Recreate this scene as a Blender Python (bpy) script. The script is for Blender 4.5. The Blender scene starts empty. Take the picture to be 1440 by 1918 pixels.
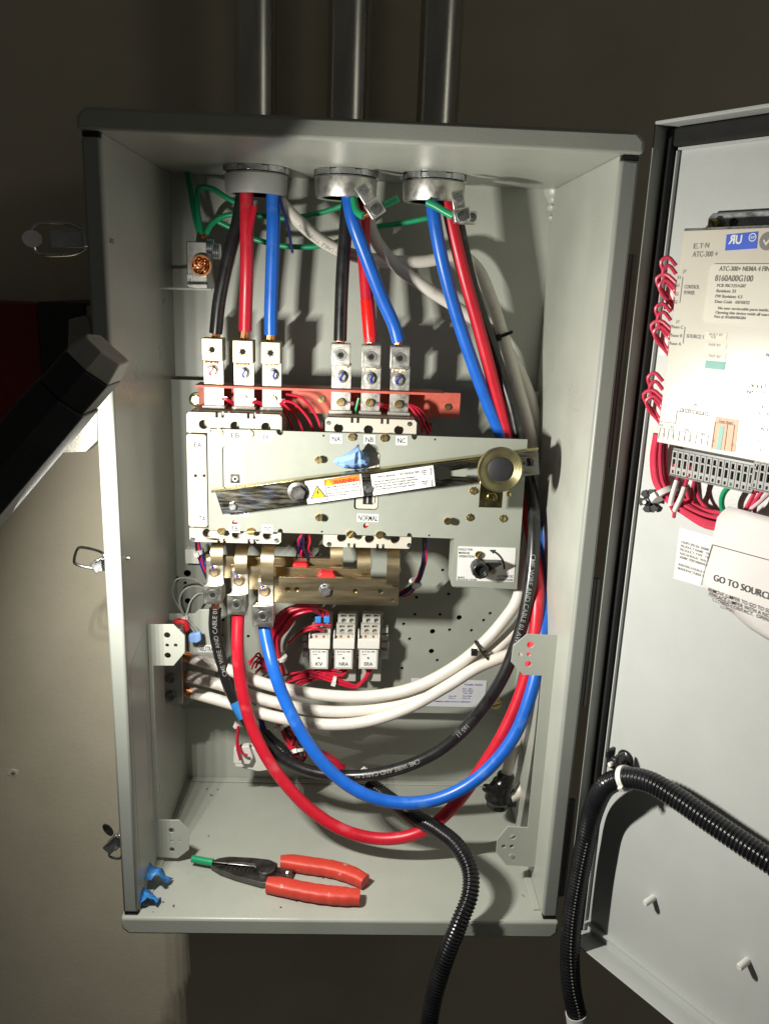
import bpy, bmesh, math, random
from mathutils import Vector as V, Matrix
from mathutils.geometry import tessellate_polygon
random.seed(7)
S = bpy.context.scene
COL = S.collection

# ------------------------------------------------------------------ camera
F_PX, PW, PH = 1541.3, 1440.0, 1918.0
CAM = V((0.25631, -0.81694, 0.71832))
PITCH, YAW, ROLL = -0.2637347, -0.0374055, -0.0381153
RM = Matrix.Rotation(YAW, 3, 'Z') @ Matrix.Rotation(PITCH, 3, 'X') @ Matrix.Rotation(ROLL, 3, 'Y')
cam = bpy.data.cameras.new('camera'); co = bpy.data.objects.new('camera', cam); COL.objects.link(co)
cam.sensor_fit = 'HORIZONTAL'; cam.sensor_width = 36.0; cam.lens = 36.0 * F_PX / PW
cam.clip_start = 0.02; cam.clip_end = 60
co.matrix_world = Matrix.Translation(CAM) @ (RM @ Matrix.Rotation(math.pi / 2, 3, 'X')).to_4x4()
S.camera = co
S.render.resolution_x, S.render.resolution_y = 768, 1024

# ------------------------------------------------------------------ world, exposure
wd = bpy.data.worlds.new('World'); S.world = wd; wd.use_nodes = True
bg = wd.node_tree.nodes['Background']; bg.inputs[0].default_value = (1.0, 0.96, 0.86, 1); bg.inputs[1].default_value = 0.028
S.view_settings.view_transform = 'Standard'; S.view_settings.look = 'None'
S.view_settings.exposure = 0; S.view_settings.gamma = 1
S.render.engine = 'CYCLES'
S.cycles.use_denoising = True
S.cycles.max_bounces = 6

# ------------------------------------------------------------------ the LED work light: its lamps (the body is built below)
LED_E = 1.24
def pray(u, v):
    return RM @ V(((u - 720) / F_PX, 1, (959 - v) / F_PX))
def P(u, v, y):
    d = pray(u, v); return CAM + d * ((y - CAM.y) / d.y)
LED_Y = -0.185
BAR_A, BAR_B = P(-60, 955, LED_Y), P(203, 650, LED_Y)
BAR_E = (BAR_B - BAR_A).normalized()
BAR_N = BAR_E.cross(V((0, 1, 0))).normalized()          # across the bar, towards lower right
if BAR_N.x < 0: BAR_N = -BAR_N
LED_DIR = (BAR_N * 0.86 + V((0, 0.27, 0)) + BAR_E * 0.22).normalized()   # the LEDs shine away from the bar, to the lower right and back
LED_P = [BAR_A.lerp(BAR_B, 0.06 + 0.08 * i) + BAR_N * 0.0272 + V((0, 0.010, 0)) for i in range(5)]
for p in LED_P:
    L = bpy.data.lights.new('led_lamp', 'AREA'); L.energy = LED_E; L.color = (1.0, 0.975, 0.875)
    L.shape = 'DISK'; L.size = 0.007
    lo = bpy.data.objects.new('led_lamp', L); COL.objects.link(lo); lo.location = p
    lo.rotation_euler = LED_DIR.to_track_quat('-Z', 'Y').to_euler()

rl = bpy.data.lights.new('fill_lamp', 'POINT'); rl.energy = 1.9; rl.color = (1.0, .95, .82); rl.shadow_soft_size = .16  # unseen fill lamp, added so the conduits show highlights
ro_ = bpy.data.objects.new('fill_lamp', rl); COL.objects.link(ro_); ro_.location = (1.35, -.95, 1.22); ro_.rotation_euler = (V((.25, .2, 1.0)) - V((1.35, -.95, 1.22))).to_track_quat('-Z', 'Y').to_euler()

# ------------------------------------------------------------------ materials
MATS = {}
def mat(name, col, rough=0.5, metal=0.0, var=0.0, vscale=12.0, bump=0.0, bscale=300.0, spec=0.5, coat=0.0, rvar=0.0, emit=None, alpha=1.0, trans=0.0, stretch=None, spots=None):
    m = bpy.data.materials.new(name); m.use_nodes = True; nt = m.node_tree; b = nt.nodes['Principled BSDF']
    b.inputs['Base Color'].default_value = (*col, 1); b.inputs['Roughness'].default_value = rough; b.inputs['Metallic'].default_value = metal
    b.inputs['Specular IOR Level'].default_value = spec; b.inputs['Coat Weight'].default_value = coat; b.inputs['Coat Roughness'].default_value = 0.15
    b.inputs['Transmission Weight'].default_value = trans; b.inputs['Alpha'].default_value = alpha
    tc = nt.nodes.new('ShaderNodeTexCoord'); src = tc.outputs['Object']
    if stretch:
        mp = nt.nodes.new('ShaderNodeMapping'); mp.inputs['Scale'].default_value = stretch
        nt.links.new(src, mp.inputs[0]); src = mp.outputs[0]
    if var or rvar:
        n = nt.nodes.new('ShaderNodeTexNoise'); n.inputs['Scale'].default_value = vscale; n.inputs['Detail'].default_value = 6; n.inputs['Roughness'].default_value = 0.65
        nt.links.new(src, n.inputs['Vector'])
        if var:
            mx = nt.nodes.new('ShaderNodeMix'); mx.data_type = 'RGBA'
            lo_ = tuple(max(0, c * (1 - var)) for c in col); hi = tuple(min(1, c * (1 + var)) for c in col)
            mx.inputs[6].default_value = (*lo_, 1); mx.inputs[7].default_value = (*hi, 1)
            rp = nt.nodes.new('ShaderNodeMapRange'); rp.inputs[1].default_value = 0.3; rp.inputs[2].default_value = 0.7
            nt.links.new(n.outputs['Fac'], rp.inputs[0]); nt.links.new(rp.outputs[0], mx.inputs[0])
            out = mx.outputs[2]
            if spots:
                n2 = nt.nodes.new('ShaderNodeTexNoise'); n2.inputs['Scale'].default_value = spots[1]; n2.inputs['Detail'].default_value = 3
                nt.links.new(tc.outputs['Object'], n2.inputs['Vector'])
                r2 = nt.nodes.new('ShaderNodeMapRange'); r2.inputs[1].default_value = spots[2]; r2.inputs[2].default_value = spots[2] + (spots[3] if len(spots) > 3 else 0.03)
                nt.links.new(n2.outputs['Fac'], r2.inputs[0])
                m2 = nt.nodes.new('ShaderNodeMix'); m2.data_type = 'RGBA'; m2.inputs[7].default_value = (*spots[0], 1)
                nt.links.new(r2.outputs[0], m2.inputs[0]); nt.links.new(out, m2.inputs[6]); out = m2.outputs[2]
            nt.links.new(out, b.inputs['Base Color'])
        if rvar:
            rr = nt.nodes.new('ShaderNodeMapRange'); rr.inputs[1].default_value = 0.3; rr.inputs[2].default_value = 0.7
            rr.inputs[3].default_value = max(0.03, rough - rvar); rr.inputs[4].default_value = min(1, rough + rvar)
            nt.links.new(n.outputs['Fac'], rr.inputs[0]); nt.links.new(rr.outputs[0], b.inputs['Roughness'])
    if bump:
        n = nt.nodes.new('ShaderNodeTexNoise'); n.inputs['Scale'].default_value = bscale; n.inputs['Detail'].default_value = 3
        nt.links.new(src, n.inputs['Vector'])
        bp = nt.nodes.new('ShaderNodeBump'); bp.inputs['Strength'].default_value = bump; bp.inputs['Distance'].default_value = 0.001
        nt.links.new(n.outputs['Fac'], bp.inputs['Height']); nt.links.new(bp.outputs[0], b.inputs['Normal'])
    if emit:
        b.inputs['Emission Color'].default_value = (*emit[0], 1); b.inputs['Emission Strength'].default_value = emit[1]
    MATS[name] = m; return m
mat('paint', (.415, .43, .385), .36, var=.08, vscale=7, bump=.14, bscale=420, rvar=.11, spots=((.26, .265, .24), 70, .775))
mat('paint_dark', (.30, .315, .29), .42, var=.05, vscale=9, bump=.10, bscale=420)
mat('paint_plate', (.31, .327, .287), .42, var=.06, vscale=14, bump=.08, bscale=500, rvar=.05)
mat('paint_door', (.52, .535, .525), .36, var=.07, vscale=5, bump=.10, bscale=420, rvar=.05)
mat('plaster', (.76, .69, .54), .75, var=.11, vscale=4, bump=.35, bscale=160)
mat('drywall_core', (.34, .22, .12), .9, var=.3, vscale=300)
mat('drywall_chip', (.90, .86, .74), .9, var=.2, vscale=200)
mat('black_paint', (.012, .012, .013), .45, var=.3, vscale=40)
mat('gasket', (.010, .010, .010), .85, var=.3, vscale=60, bump=.3, bscale=600)
mat('galv', (.66, .66, .60), .28, 1, var=.25, vscale=30, rvar=.08, stretch=(1, 1, .15))
mat('zinc', (.62, .64, .66), .28, 1, var=.12, vscale=40, rvar=.12)
mat('zinc_dull', (.40, .40, .38), .42, 1, var=.16, vscale=60, rvar=.1)
mat('chrome', (.75, .75, .74), .16, 1, var=.1, vscale=50, rvar=.08)
mat('brass', (.66, .52, .27), .30, 1, var=.15, vscale=60, rvar=.1)
mat('yellow_zinc', (.50, .44, .22), .22, 1, var=.22, vscale=35, rvar=.10)
mat('iridescent', (.22, .205, .16), .28, 1, var=.35, vscale=160, rvar=.14, stretch=(.2, 1, 1.6), spots=((.24, .27, .36), 60, .45, .25))
mat('knob_brass', (.44, .40, .23), .42, 1, var=.08, vscale=40, rvar=.08)
mat('knob_grey', (.022, .022, .027), .6, var=.08, vscale=60)
mat('bus_metal', (.60, .49, .31), .36, 1, var=.12, vscale=25, rvar=.1, stretch=(.25, 1, 2.5))
mat('tin_plate', (.50, .455, .33), .48, 1, var=.10, vscale=80, rvar=.1, bump=.08, bscale=900)
mat('lug_aluminium', (.68, .67, .63), .40, 1, var=.10, vscale=90, rvar=.12, bump=.10, bscale=900)
mat('cast_metal', (.36, .35, .31), .5, 1, var=.2, vscale=60, bump=.2, bscale=500)
mat('dark_steel', (.16, .155, .15), .40, 1, var=.3, vscale=80, rvar=.12)
mat('copper', (.66, .31, .15), .32, 1, var=.2, vscale=200)
mat('cable_black', (.014, .014, .015), .32, var=.4, vscale=40, spots=((.06, .06, .06), 45, .64, .10), bump=.12, bscale=90, rvar=.08, coat=.15)
mat('cable_red', (.56, .012, .030), .36, var=.12, vscale=30, spots=((.60, .07, .09), 34, .60, .12), bump=.12, bscale=70, rvar=.06)
mat('tape_red', (.75, .012, .010), .25, var=.06, vscale=40, bump=.2, bscale=80)
mat('cable_blue', (.012, .125, .58), .34, var=.14, vscale=30, spots=((.06, .20, .62), 34, .60, .12), bump=.12, bscale=70, rvar=.06)
mat('cable_white', (.70, .66, .60), .40, var=.08, vscale=30, spots=((.52, .48, .43), 38, .63, .10), bump=.15, bscale=60, rvar=.06)
mat('cable_green', (.012, .32, .14), .35, var=.12, vscale=40, bump=.2, bscale=90)
mat('wire_red', (.55, .014, .045), .36, var=.12, vscale=60)
mat('wire_black', (.015, .014, .018), .4, var=.3, vscale=60)
mat('wire_blue', (.015, .03, .28), .4, var=.2, vscale=60)
mat('wire_navy', (.012, .012, .10), .35, var=.2, vscale=60)
mat('wire_grey', (.26, .26, .25), .45, var=.15, vscale=60)
mat('wire_purple', (.20, .13, .50), .4, var=.15, vscale=60)
mat('wire_door', (.62, .045, .095), .36, var=.10, vscale=60)
mat('hinge_dark', (.15, .155, .145), .45, var=.05, vscale=20)
mat('wire_pink', (.72, .50, .55), .4, var=.1, vscale=60)
mat('hose', (.010, .010, .012), .26, var=.3, vscale=40, rvar=.08, coat=.1)
mat('tape_black', (.010, .010, .010), .22, var=.3, vscale=30, bump=.35, bscale=60, rvar=.08)
mat('tape_blue', (.03, .22, .62), .50, var=.10, vscale=60, bump=.3, bscale=200)
mat('tape_blue_pale', (.22, .38, .76), .55, var=.10, vscale=80, bump=.3, bscale=200)
mat('barrier_red', (.52, .105, .07), .55, var=.16, vscale=70, bump=.2, bscale=500)
mat('plug_red', (.70, .02, .03), .4, var=.08, vscale=50)
mat('breaker', (.52, .485, .42), .45, var=.04, vscale=30, bump=.08, bscale=700)
mat('grey_plastic', (.33, .33, .32), .5, var=.08, vscale=60, bump=.1, bscale=600)
mat('relay_plastic', (.42, .41, .37), .5, var=.06, vscale=60)
mat('white_plastic', (.72, .70, .66), .42, var=.05, vscale=50)
mat('clear_grey', (.50, .48, .44), .2, var=.06, vscale=40, spec=.6)
mat('nylon_white', (.76, .75, .72), .45, var=.04, vscale=60)
mat('black_plastic', (.018, .018, .019), .32, var=.25, vscale=60, coat=.1)
mat('hole_shade', (.006, .006, .006), .8)  # black painted in as the shade inside holes and screw sockets
mat('label_white', (.78, .78, .77), .45, var=.03, vscale=60)
mat('label_metal', (.62, .62, .66), .4, var=.05, vscale=60)
mat('label_cream', (.66, .62, .53), .42, var=.03, vscale=50)
mat('controller', (.62, .58, .50), .27, var=.03, vscale=30, spec=.6)
mat('paper', (.70, .66, .65), .6, var=.04, vscale=20, bump=.1, bscale=200)
mat('ink', (.03, .03, .032), .6)
mat('ink_soft', (.20, .19, .18), .6)
mat('ink_white', (.75, .75, .75), .6)
mat('ink_blue', (.02, .03, .35), .5)
mat('ink_red', (.55, .02, .02), .5)
mat('warning_orange', (.90, .20, .01), .45)
mat('warning_yellow', (.90, .62, .01), .45)
mat('sticker_orange', (.85, .33, .17), .45)
mat('sticker_teal', (.13, .40, .34), .45)
mat('sticker_blue', (.04, .11, .62), .4)
mat('grip_red', (.62, .055, .035), .48, var=.10, vscale=60, bump=.15, bscale=120, spots=((.52, .30, .26), 70, .68))
mat('switch_red', (.20, .008, .008), .5, var=.1)
mat('light_body', (.020, .022, .024), .5, var=.3, vscale=40, bump=.15, bscale=500)
mat('light_grey', (.40, .38, .34), .5, var=.15, vscale=50)
mat('led', (.9, .9, .85), .3, emit=((1, .96, .88), 6))

# ------------------------------------------------------------------ mesh helpers
X, Y, Z = V((1, 0, 0)), V((0, 1, 0)), V((0, 0, 1))
class Fr:                                    # a local frame; c (third axis) points out of the face, towards the viewer
    def __init__(s, o, ex, ey):
        s.o = V(o); s.ex = V(ex).normalized(); s.ey = V(ey).normalized(); s.ez = s.ex.cross(s.ey).normalized()
    def w(s, a, b, c=0): return s.o + s.ex * a + s.ey * b + s.ez * c
    def px(s, u, v, c=0):
        d = pray(u, v); o = s.o + s.ez * c
        p = CAM + d * ((o - CAM).dot(s.ez) / d.dot(s.ez)) - s.o
        return (p.dot(s.ex), p.dot(s.ey))
    def sc(s, u, v, c=0):                    # metres per photo pixel around a point
        a = s.px(u - 5, v, c); b = s.px(u + 5, v, c); return math.dist(a, b) / 10
def front(y): return Fr((0, y, 0), X, Z)

class MB:
    def __init__(s): s.v = []; s.f = []
    def add(s, vs, fs):
        n = len(s.v); s.v += [V(p) for p in vs]; s.f += [[i + n for i in f] for f in fs]; return s
    def box(s, lo, hi, fr=None):
        pts = [(x, y, z) for x in (lo[0], hi[0]) for y in (lo[1], hi[1]) for z in (lo[2], hi[2])]
        if fr: pts = [fr.w(*p) for p in pts]
        return s.add(pts, [(0, 1, 3, 2), (4, 6, 7, 5), (0, 4, 5, 1), (2, 3, 7, 6), (0, 2, 6, 4), (1, 5, 7, 3)])
    def prism(s, fr, loops, c0, c1):         # flat outline with holes, extruded from c0 to c1
        if loops and not isinstance(loops[0][0], (tuple, list)): loops = [loops]
        if c0 > c1: c0, c1 = c1, c0
        flat = [p for l in loops for p in l]
        tris = tessellate_polygon([[V((p[0], p[1], 0)) for p in l] for l in loops])
        n = len(flat); vs = [fr.w(p[0], p[1], c1) for p in flat] + [fr.w(p[0], p[1], c0) for p in flat]; fs = []
        for t in tris:
            a, b, c = [flat[i] for i in t]
            if (b[0] - a[0]) * (c[1] - a[1]) - (b[1] - a[1]) * (c[0] - a[0]) < 0: t = t[::-1]
            fs.append(tuple(t)); fs.append(tuple(n + i for i in reversed(t)))
        k = 0
        for l in loops:
            m = len(l)
            for i in range(m): j = (i + 1) % m; fs.append((k + i, n + k + i, n + k + j, k + j))
            k += m
        return s.add(vs, fs)
    def lathe(s, o, ax, prof, n=24):         # profile of (radius, height) along ax
        ax = V(ax).normalized(); a = ax.orthogonal().normalized(); b = ax.cross(a); o = V(o); vs = []; fs = []
        for r, h in prof:
            for i in range(n):
                t = 2 * math.pi * (i + .5) / n; vs.append(o + ax * h + (a * math.cos(t) + b * math.sin(t)) * r)
        for k in range(len(prof) - 1):
            for i in range(n): j = (i + 1) % n; fs.append((k * n + i, k * n + j, (k + 1) * n + j, (k + 1) * n + i))
        if prof[0][0] > 1e-6: fs.append(tuple(reversed(range(n))))
        if prof[-1][0] > 1e-6: fs.append(tuple(range((len(prof) - 1) * n, len(prof) * n)))
        return s.add(vs, fs)
    def cyl(s, p0, p1, r, n=16, r1=None):
        p0, p1 = V(p0), V(p1); h = (p1 - p0).length
        return s.lathe(p0, p1 - p0, [(r, 0), (r if r1 is None else r1, h)], n)
    def tube(s, pts, r, n=14, rf=None, flat=None):
        pts = [V(p) for p in pts]; m = len(pts); vs = []; fs = []; up = None
        for k in range(m):
            t = (pts[min(k + 1, m - 1)] - pts[max(k - 1, 0)]).normalized()
            if up is None: up = t.orthogonal().normalized()
            up = (up - t * up.dot(t)).normalized(); sd = t.cross(up)
            rr = rf(k / (m - 1), k) * r if rf else r
            for i in range(n):
                a = 2 * math.pi * i / n; vs.append(pts[k] + (up * math.cos(a) + sd * math.sin(a)) * rr)
        for k in range(m - 1):
            for i in range(n): j = (i + 1) % n; fs.append((k * n + i, k * n + j, (k + 1) * n + j, (k + 1) * n + i))
        fs.append(tuple(reversed(range(n)))); fs.append(tuple(range((m - 1) * n, m * n)))
        return s.add(vs, fs)
    def build(s, name, m, parent=None, smooth=True, bevel=0, ang=35, seg=2):
        me = bpy.data.meshes.new(name)
        lo = V([min(p[i] for p in s.v) for i in range(3)]); hi = V([max(p[i] for p in s.v) for i in range(3)]); c = (lo + hi) / 2
        if parent is None: c.z = lo.z
        me.from_pydata([p - c for p in s.v], [], s.f); me.validate()
        bm = bmesh.new(); bm.from_mesh(me); bmesh.ops.recalc_face_normals(bm, faces=bm.faces); bm.to_mesh(me); bm.free()
        o = bpy.data.objects.new(name, me); COL.objects.link(o); o.location = c
        me.materials.append(MATS[m] if isinstance(m, str) else m)
        if smooth:
            for p in me.polygons: p.use_smooth = True
            me.set_sharp_from_angle(angle=math.radians(ang))
        if bevel:
            b = o.modifiers.new('bevel', 'BEVEL'); b.width = bevel; b.segments = seg; b.limit_method = 'ANGLE'; b.angle_limit = math.radians(40)
        if parent is not None: adopt(o, parent)
        return o
WM = {}
def world_of(o):
    m = Matrix.Translation(o.location)
    return m
def adopt(o, parent):
    o.parent = parent; o.matrix_parent_inverse = WM.get(parent.name, Matrix.Translation(parent.location)).inverted()
    WM[o.name] = Matrix.Translation(o.location)
def thing(name, label, cat, loc, group=None):
    o = bpy.data.objects.new(name, None); COL.objects.link(o); o.location = V(loc); o.empty_display_size = .02
    o['label'] = label; o['category'] = cat
    if group: o['group'] = group
    return o
def tag(o, label, cat, group=None):
    o['label'] = label; o['category'] = cat
    if group: o['group'] = group
    return o
def stuff(o): o['kind'] = 'stuff'; return o
def pts_circle(cx, cy, r, n=16, a0=0): return [(cx + r * math.cos(a0 + 2 * math.pi * i / n), cy + r * math.sin(a0 + 2 * math.pi * i / n)) for i in range(n)]
def hole(fr, u, v, rpx, c=0, n=14):
    a, b = fr.px(u, v, c); return pts_circle(a, b, rpx * fr.sc(u, v, c), n)
def rect(fr, u0, v0, u1, v1, c=0):
    a0 = fr.px(u0, (v0 + v1) / 2, c)[0]; a1 = fr.px(u1, (v0 + v1) / 2, c)[0]
    b1 = fr.px((u0 + u1) / 2, v0, c)[1]; b0 = fr.px((u0 + u1) / 2, v1, c)[1]
    return a0, b0, a1, b1
def rloop(a0, b0, a1, b1, r=0, n=5):
    if not r: return [(a0, b0), (a1, b0), (a1, b1), (a0, b1)]
    out = []
    for cx, cy, s in ((a1 - r, b0 + r, -90), (a1 - r, b1 - r, 0), (a0 + r, b1 - r, 90), (a0 + r, b0 + r, 180)):
        for i in range(n + 1):
            t = math.radians(s + 90 * i / n); out.append((cx + r * math.cos(t), cy + r * math.sin(t)))
    return out
def poly(fr, pts, c=0): return [fr.px(u, v, c) for u, v in pts]
def spline(pts, step=.006):
    pts = [V(p) for p in pts]; P_ = [pts[0] * 2 - pts[1]] + pts + [pts[-1] * 2 - pts[-2]]; out = []
    for i in range(1, len(P_) - 2):
        p0, p1, p2, p3 = P_[i - 1:i + 3]; n = max(3, int((p2 - p1).length / step))
        t0 = 0; t1 = t0 + max(1e-5, (p1 - p0).length) ** .5; t2 = t1 + max(1e-5, (p2 - p1).length) ** .5; t3 = t2 + max(1e-5, (p3 - p2).length) ** .5
        for k in range(n):
            t = t1 + (t2 - t1) * k / n
            A1 = p0 * ((t1 - t) / (t1 - t0)) + p1 * ((t - t0) / (t1 - t0)); A2 = p1 * ((t2 - t) / (t2 - t1)) + p2 * ((t - t1) / (t2 - t1)); A3 = p2 * ((t3 - t) / (t3 - t2)) + p3 * ((t - t2) / (t3 - t2))
            B1 = A1 * ((t2 - t) / (t2 - t0)) + A2 * ((t - t0) / (t2 - t0)); B2 = A2 * ((t3 - t) / (t3 - t1)) + A3 * ((t - t1) / (t3 - t1))
            out.append(B1 * ((t2 - t) / (t2 - t1)) + B2 * ((t - t1) / (t2 - t1)))
    out.append(pts[-1]); return out
def pp(l): return [P(*q) for q in l]
# ---- lettering
_TX = {}
def text_geo(body, bold=0.0):
    k = (body, bold)
    if k not in _TX:
        cu = bpy.data.curves.new('t', 'FONT'); cu.body = body; cu.size = 1; cu.offset = bold; cu.resolution_u = 3; cu.fill_mode = 'FRONT'
        o = bpy.data.objects.new('t', cu); COL.objects.link(o)
        dg = bpy.context.evaluated_depsgraph_get(); me = bpy.data.meshes.new_from_object(o.evaluated_get(dg))
        vs = [tuple(v.co) for v in me.vertices]; fs = [tuple(p.vertices) for p in me.polygons]
        bpy.data.objects.remove(o); bpy.data.curves.remove(cu); bpy.data.meshes.remove(me)
        x0 = min(v[0] for v in vs); x1 = max(v[0] for v in vs)
        _TX[k] = ([(v[0] - x0, v[1]) for v in vs], fs, x1 - x0)
    return _TX[k]
def text_on(mb, fr, body, a, b, height, width=None, bold=.012, c=.0003, align='l', rot=0):
    vs, fs, w = text_geo(body, bold); sy = height / .70; sx = (width / w) if width else sy
    off = 0 if align == 'l' else (-w * sx / 2 if align == 'c' else -w * sx); ca, sa = math.cos(rot), math.sin(rot)
    out = []
    for x, y in vs:
        x, y = x * sx + off, y * sy; out.append(fr.w(a + x * ca - y * sa, b + x * sa + y * ca, c))
    mb.add(out, fs)
def lettering(parent, fr, lines, m='ink', c=.0003, name='lettering'):
    """lines: (text, left px, baseline px, right px, cap height px)"""
    out = None
    for body, u0, v0, u1, hp in lines:
        mb = MB(); a0, b0 = fr.px(u0, v0, c); a1, _ = fr.px(u1, v0, c)
        s = fr.sc(u0, v0, c); text_on(mb, fr, body, a0, b0, hp * s, a1 - a0, c=c); out = mb.build(name, m, parent, smooth=False)
    return out
def cable_text(mb, path, body, s0, height, r, ang, flip=False):
    """lettering wrapped on a cable: s0 start length along path, ang = direction vector towards the reader"""
    vs, fs, w = text_geo(body, .004); L = [0]
    bm = bmesh.new(); bv = [bm.verts.new((x, y, 0)) for x, y in vs]
    for f_ in fs:
        try: bm.faces.new([bv[i] for i in f_])
        except ValueError: pass
    for yy_ in (0, .1, .2, .3, .4, .5, .6, .7): bmesh.ops.bisect_plane(bm, geom=bm.verts[:] + bm.edges[:] + bm.faces[:], plane_co=(0, yy_ + .003, 0), plane_no=(0, 1, 0))
    bm.verts.index_update(); vs = [(v_.co.x, v_.co.y) for v_ in bm.verts]; fs = [tuple(v_.index for v_ in f_.verts) for f_ in bm.faces]; bm.free()
    for i in range(1, len(path)): L.append(L[-1] + (path[i] - path[i - 1]).length)
    sc = height / .70; out = []
    for x, y in vs:
        d = s0 + (x * sc if not flip else (w - x) * sc); yy = (y * sc - height / 2) * (1 if not flip else -1)
        k = min(max(1, next((i for i, l in enumerate(L) if l > d), len(L) - 1)), len(L) - 1)
        t = (d - L[k - 1]) / max(1e-6, L[k] - L[k - 1]); p = path[k - 1].lerp(path[k], t)
        tg = (path[min(k + 1, len(path) - 1)] - path[max(k - 2, 0)]).normalized()
        n = (CAM - p).normalized() if ang is None else V(ang); n = (n - tg * n.dot(tg)).normalized(); b = n.cross(tg)
        th = yy / r; out.append(p + (n * math.cos(th) + b * math.sin(th)) * (r + .00025))
    mb.add(out, fs)
# ---- fasteners
def screw(parent, pos, r, h=None, m='brass', kind='slot', ax=(0, -1, 0), name='screw', rot=None, washer=0):
    ax = V(ax).normalized(); pos = V(pos); h = h or r * .6; mb = MB(); rot = random.uniform(-1, 1) if rot is None else rot
    ex = ax.orthogonal().normalized(); ey = ax.cross(ex); ex, ey = ex * math.cos(rot) + ey * math.sin(rot), ey * math.cos(rot) - ex * math.sin(rot)
    fr = Fr(pos, ex, ey); 
    if fr.ez.dot(ax) < 0: fr = Fr(pos, ey, ex)
    if washer: mb.lathe(pos, ax, [(washer, 0), (washer, r * .15), (washer * .9, r * .2)], 24)
    if kind == 'slot':
        mb.lathe(pos, ax, [(r, -h * .2), (r, h * .55)], 20)
        g = r * .15
        for sgn in (1, -1):
            lp = []
            t0 = math.asin(g / r)
            for i in range(11):
                t = t0 + (math.pi - 2 * t0) * i / 10; lp.append((r * .96 * math.cos(t), sgn * r * .96 * math.sin(t)))
            if sgn < 0: lp = lp[::-1]
            mb.prism(fr, lp, h * .5, h)
    elif kind == 'cross':
        mb.lathe(pos, ax, [(r, -h * .2), (r, h * .5)], 20); g = r * .14
        for q in range(4):
            lp = [(g, g)]
            t0 = math.asin(g / r)
            for i in range(6):
                t = t0 + (math.pi / 2 - 2 * t0) * i / 5; lp.append((r * .95 * math.cos(t), r * .95 * math.sin(t)))
            ca, sa = math.cos(q * math.pi / 2), math.sin(q * math.pi / 2)
            mb.prism(fr, [(x * ca - y * sa, x * sa + y * ca) for x, y in lp], h * .45, h)
    elif kind == 'hex':
        mb.lathe(pos, ax, [(r, -h * .2), (r, h * .85), (r * .86, h)], 6)
    elif kind == 'star':
        lp = []
        for i in range(18): t = 2 * math.pi * i / 18; q = r if i % 2 else r * .78; lp.append((q * math.cos(t), q * math.sin(t)))
        mb.prism(fr, lp, 0, h * .4); mb.lathe(pos, ax, [(r * .6, h * .3), (r * .55, h * .9), (r * .3, h)], 12)
    elif kind == 'socket':
        mb.lathe(pos, ax, [(r * .42, -h * 1.2), (r * .42, h * .7), (r * .52, h), (r * .86, h), (r, h * .6), (r, -h * .2)], 24)
    return mb.build(name, m, parent, bevel=0)
def fscrew(parent, fr, u, v, rpx, m='brass', kind='slot', c=0, hf=.7, name='screw', **k):
    a, b = fr.px(u, v, c); r = rpx * fr.sc(u, v, c); return screw(parent, fr.w(a, b, c), r, r * hf, m, kind, fr.ez, name, **k)
def tie(parent, path_pt, tangent, r, m='nylon_white', w=.0022, name='cable_tie', head=None):
    t = V(tangent).normalized(); mb = MB(); mb.lathe(V(path_pt) - t * w, t, [(r, 0), (r + .0013, 0), (r + .0013, 2 * w), (r, 2 * w)], 20)
    hd = V(head) if head else V((0, -1, 0)); hd = (hd - t * hd.dot(t)).normalized(); f = Fr(V(path_pt) + hd * (r + .0015), t, hd.cross(t))
    mb.box((-.0028, -.0028, -.0015), (.0028, .0028, .0030), Fr(V(path_pt) + hd * (r + .001), t, hd.cross(t)))
    return mb.build(name, m, parent)

# ================================================================== the setting
W, H, D, T = 0.51, 0.8476, 0.2786, 0.0162
WALL_Y = 0.300
wall = MB().box((-1.6, WALL_Y, -1.3), (2.0, WALL_Y + .1, 2.2)).build('wall', 'plaster', smooth=False)
wall['kind'] = 'structure'
chip = MB(); q = P(24, 1447, WALL_Y); lp = [(.011 * random.uniform(.6, 1.1) * math.cos(t * .6), .007 * random.uniform(.6, 1.1) * math.sin(t * .6)) for t in range(10)]
chip.prism(Fr((q.x, WALL_Y, q.z), X, Z), lp, -.001, .0015); ch_ = chip.build('plaster_chip', 'drywall_chip', wall)
MB().prism(Fr((q.x + .001, WALL_Y, q.z - .001), X, Z), [(x * .45, y * .5) for x, y in lp], .0005, .0022).build('chip_core', 'drywall_core', ch_)

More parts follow.
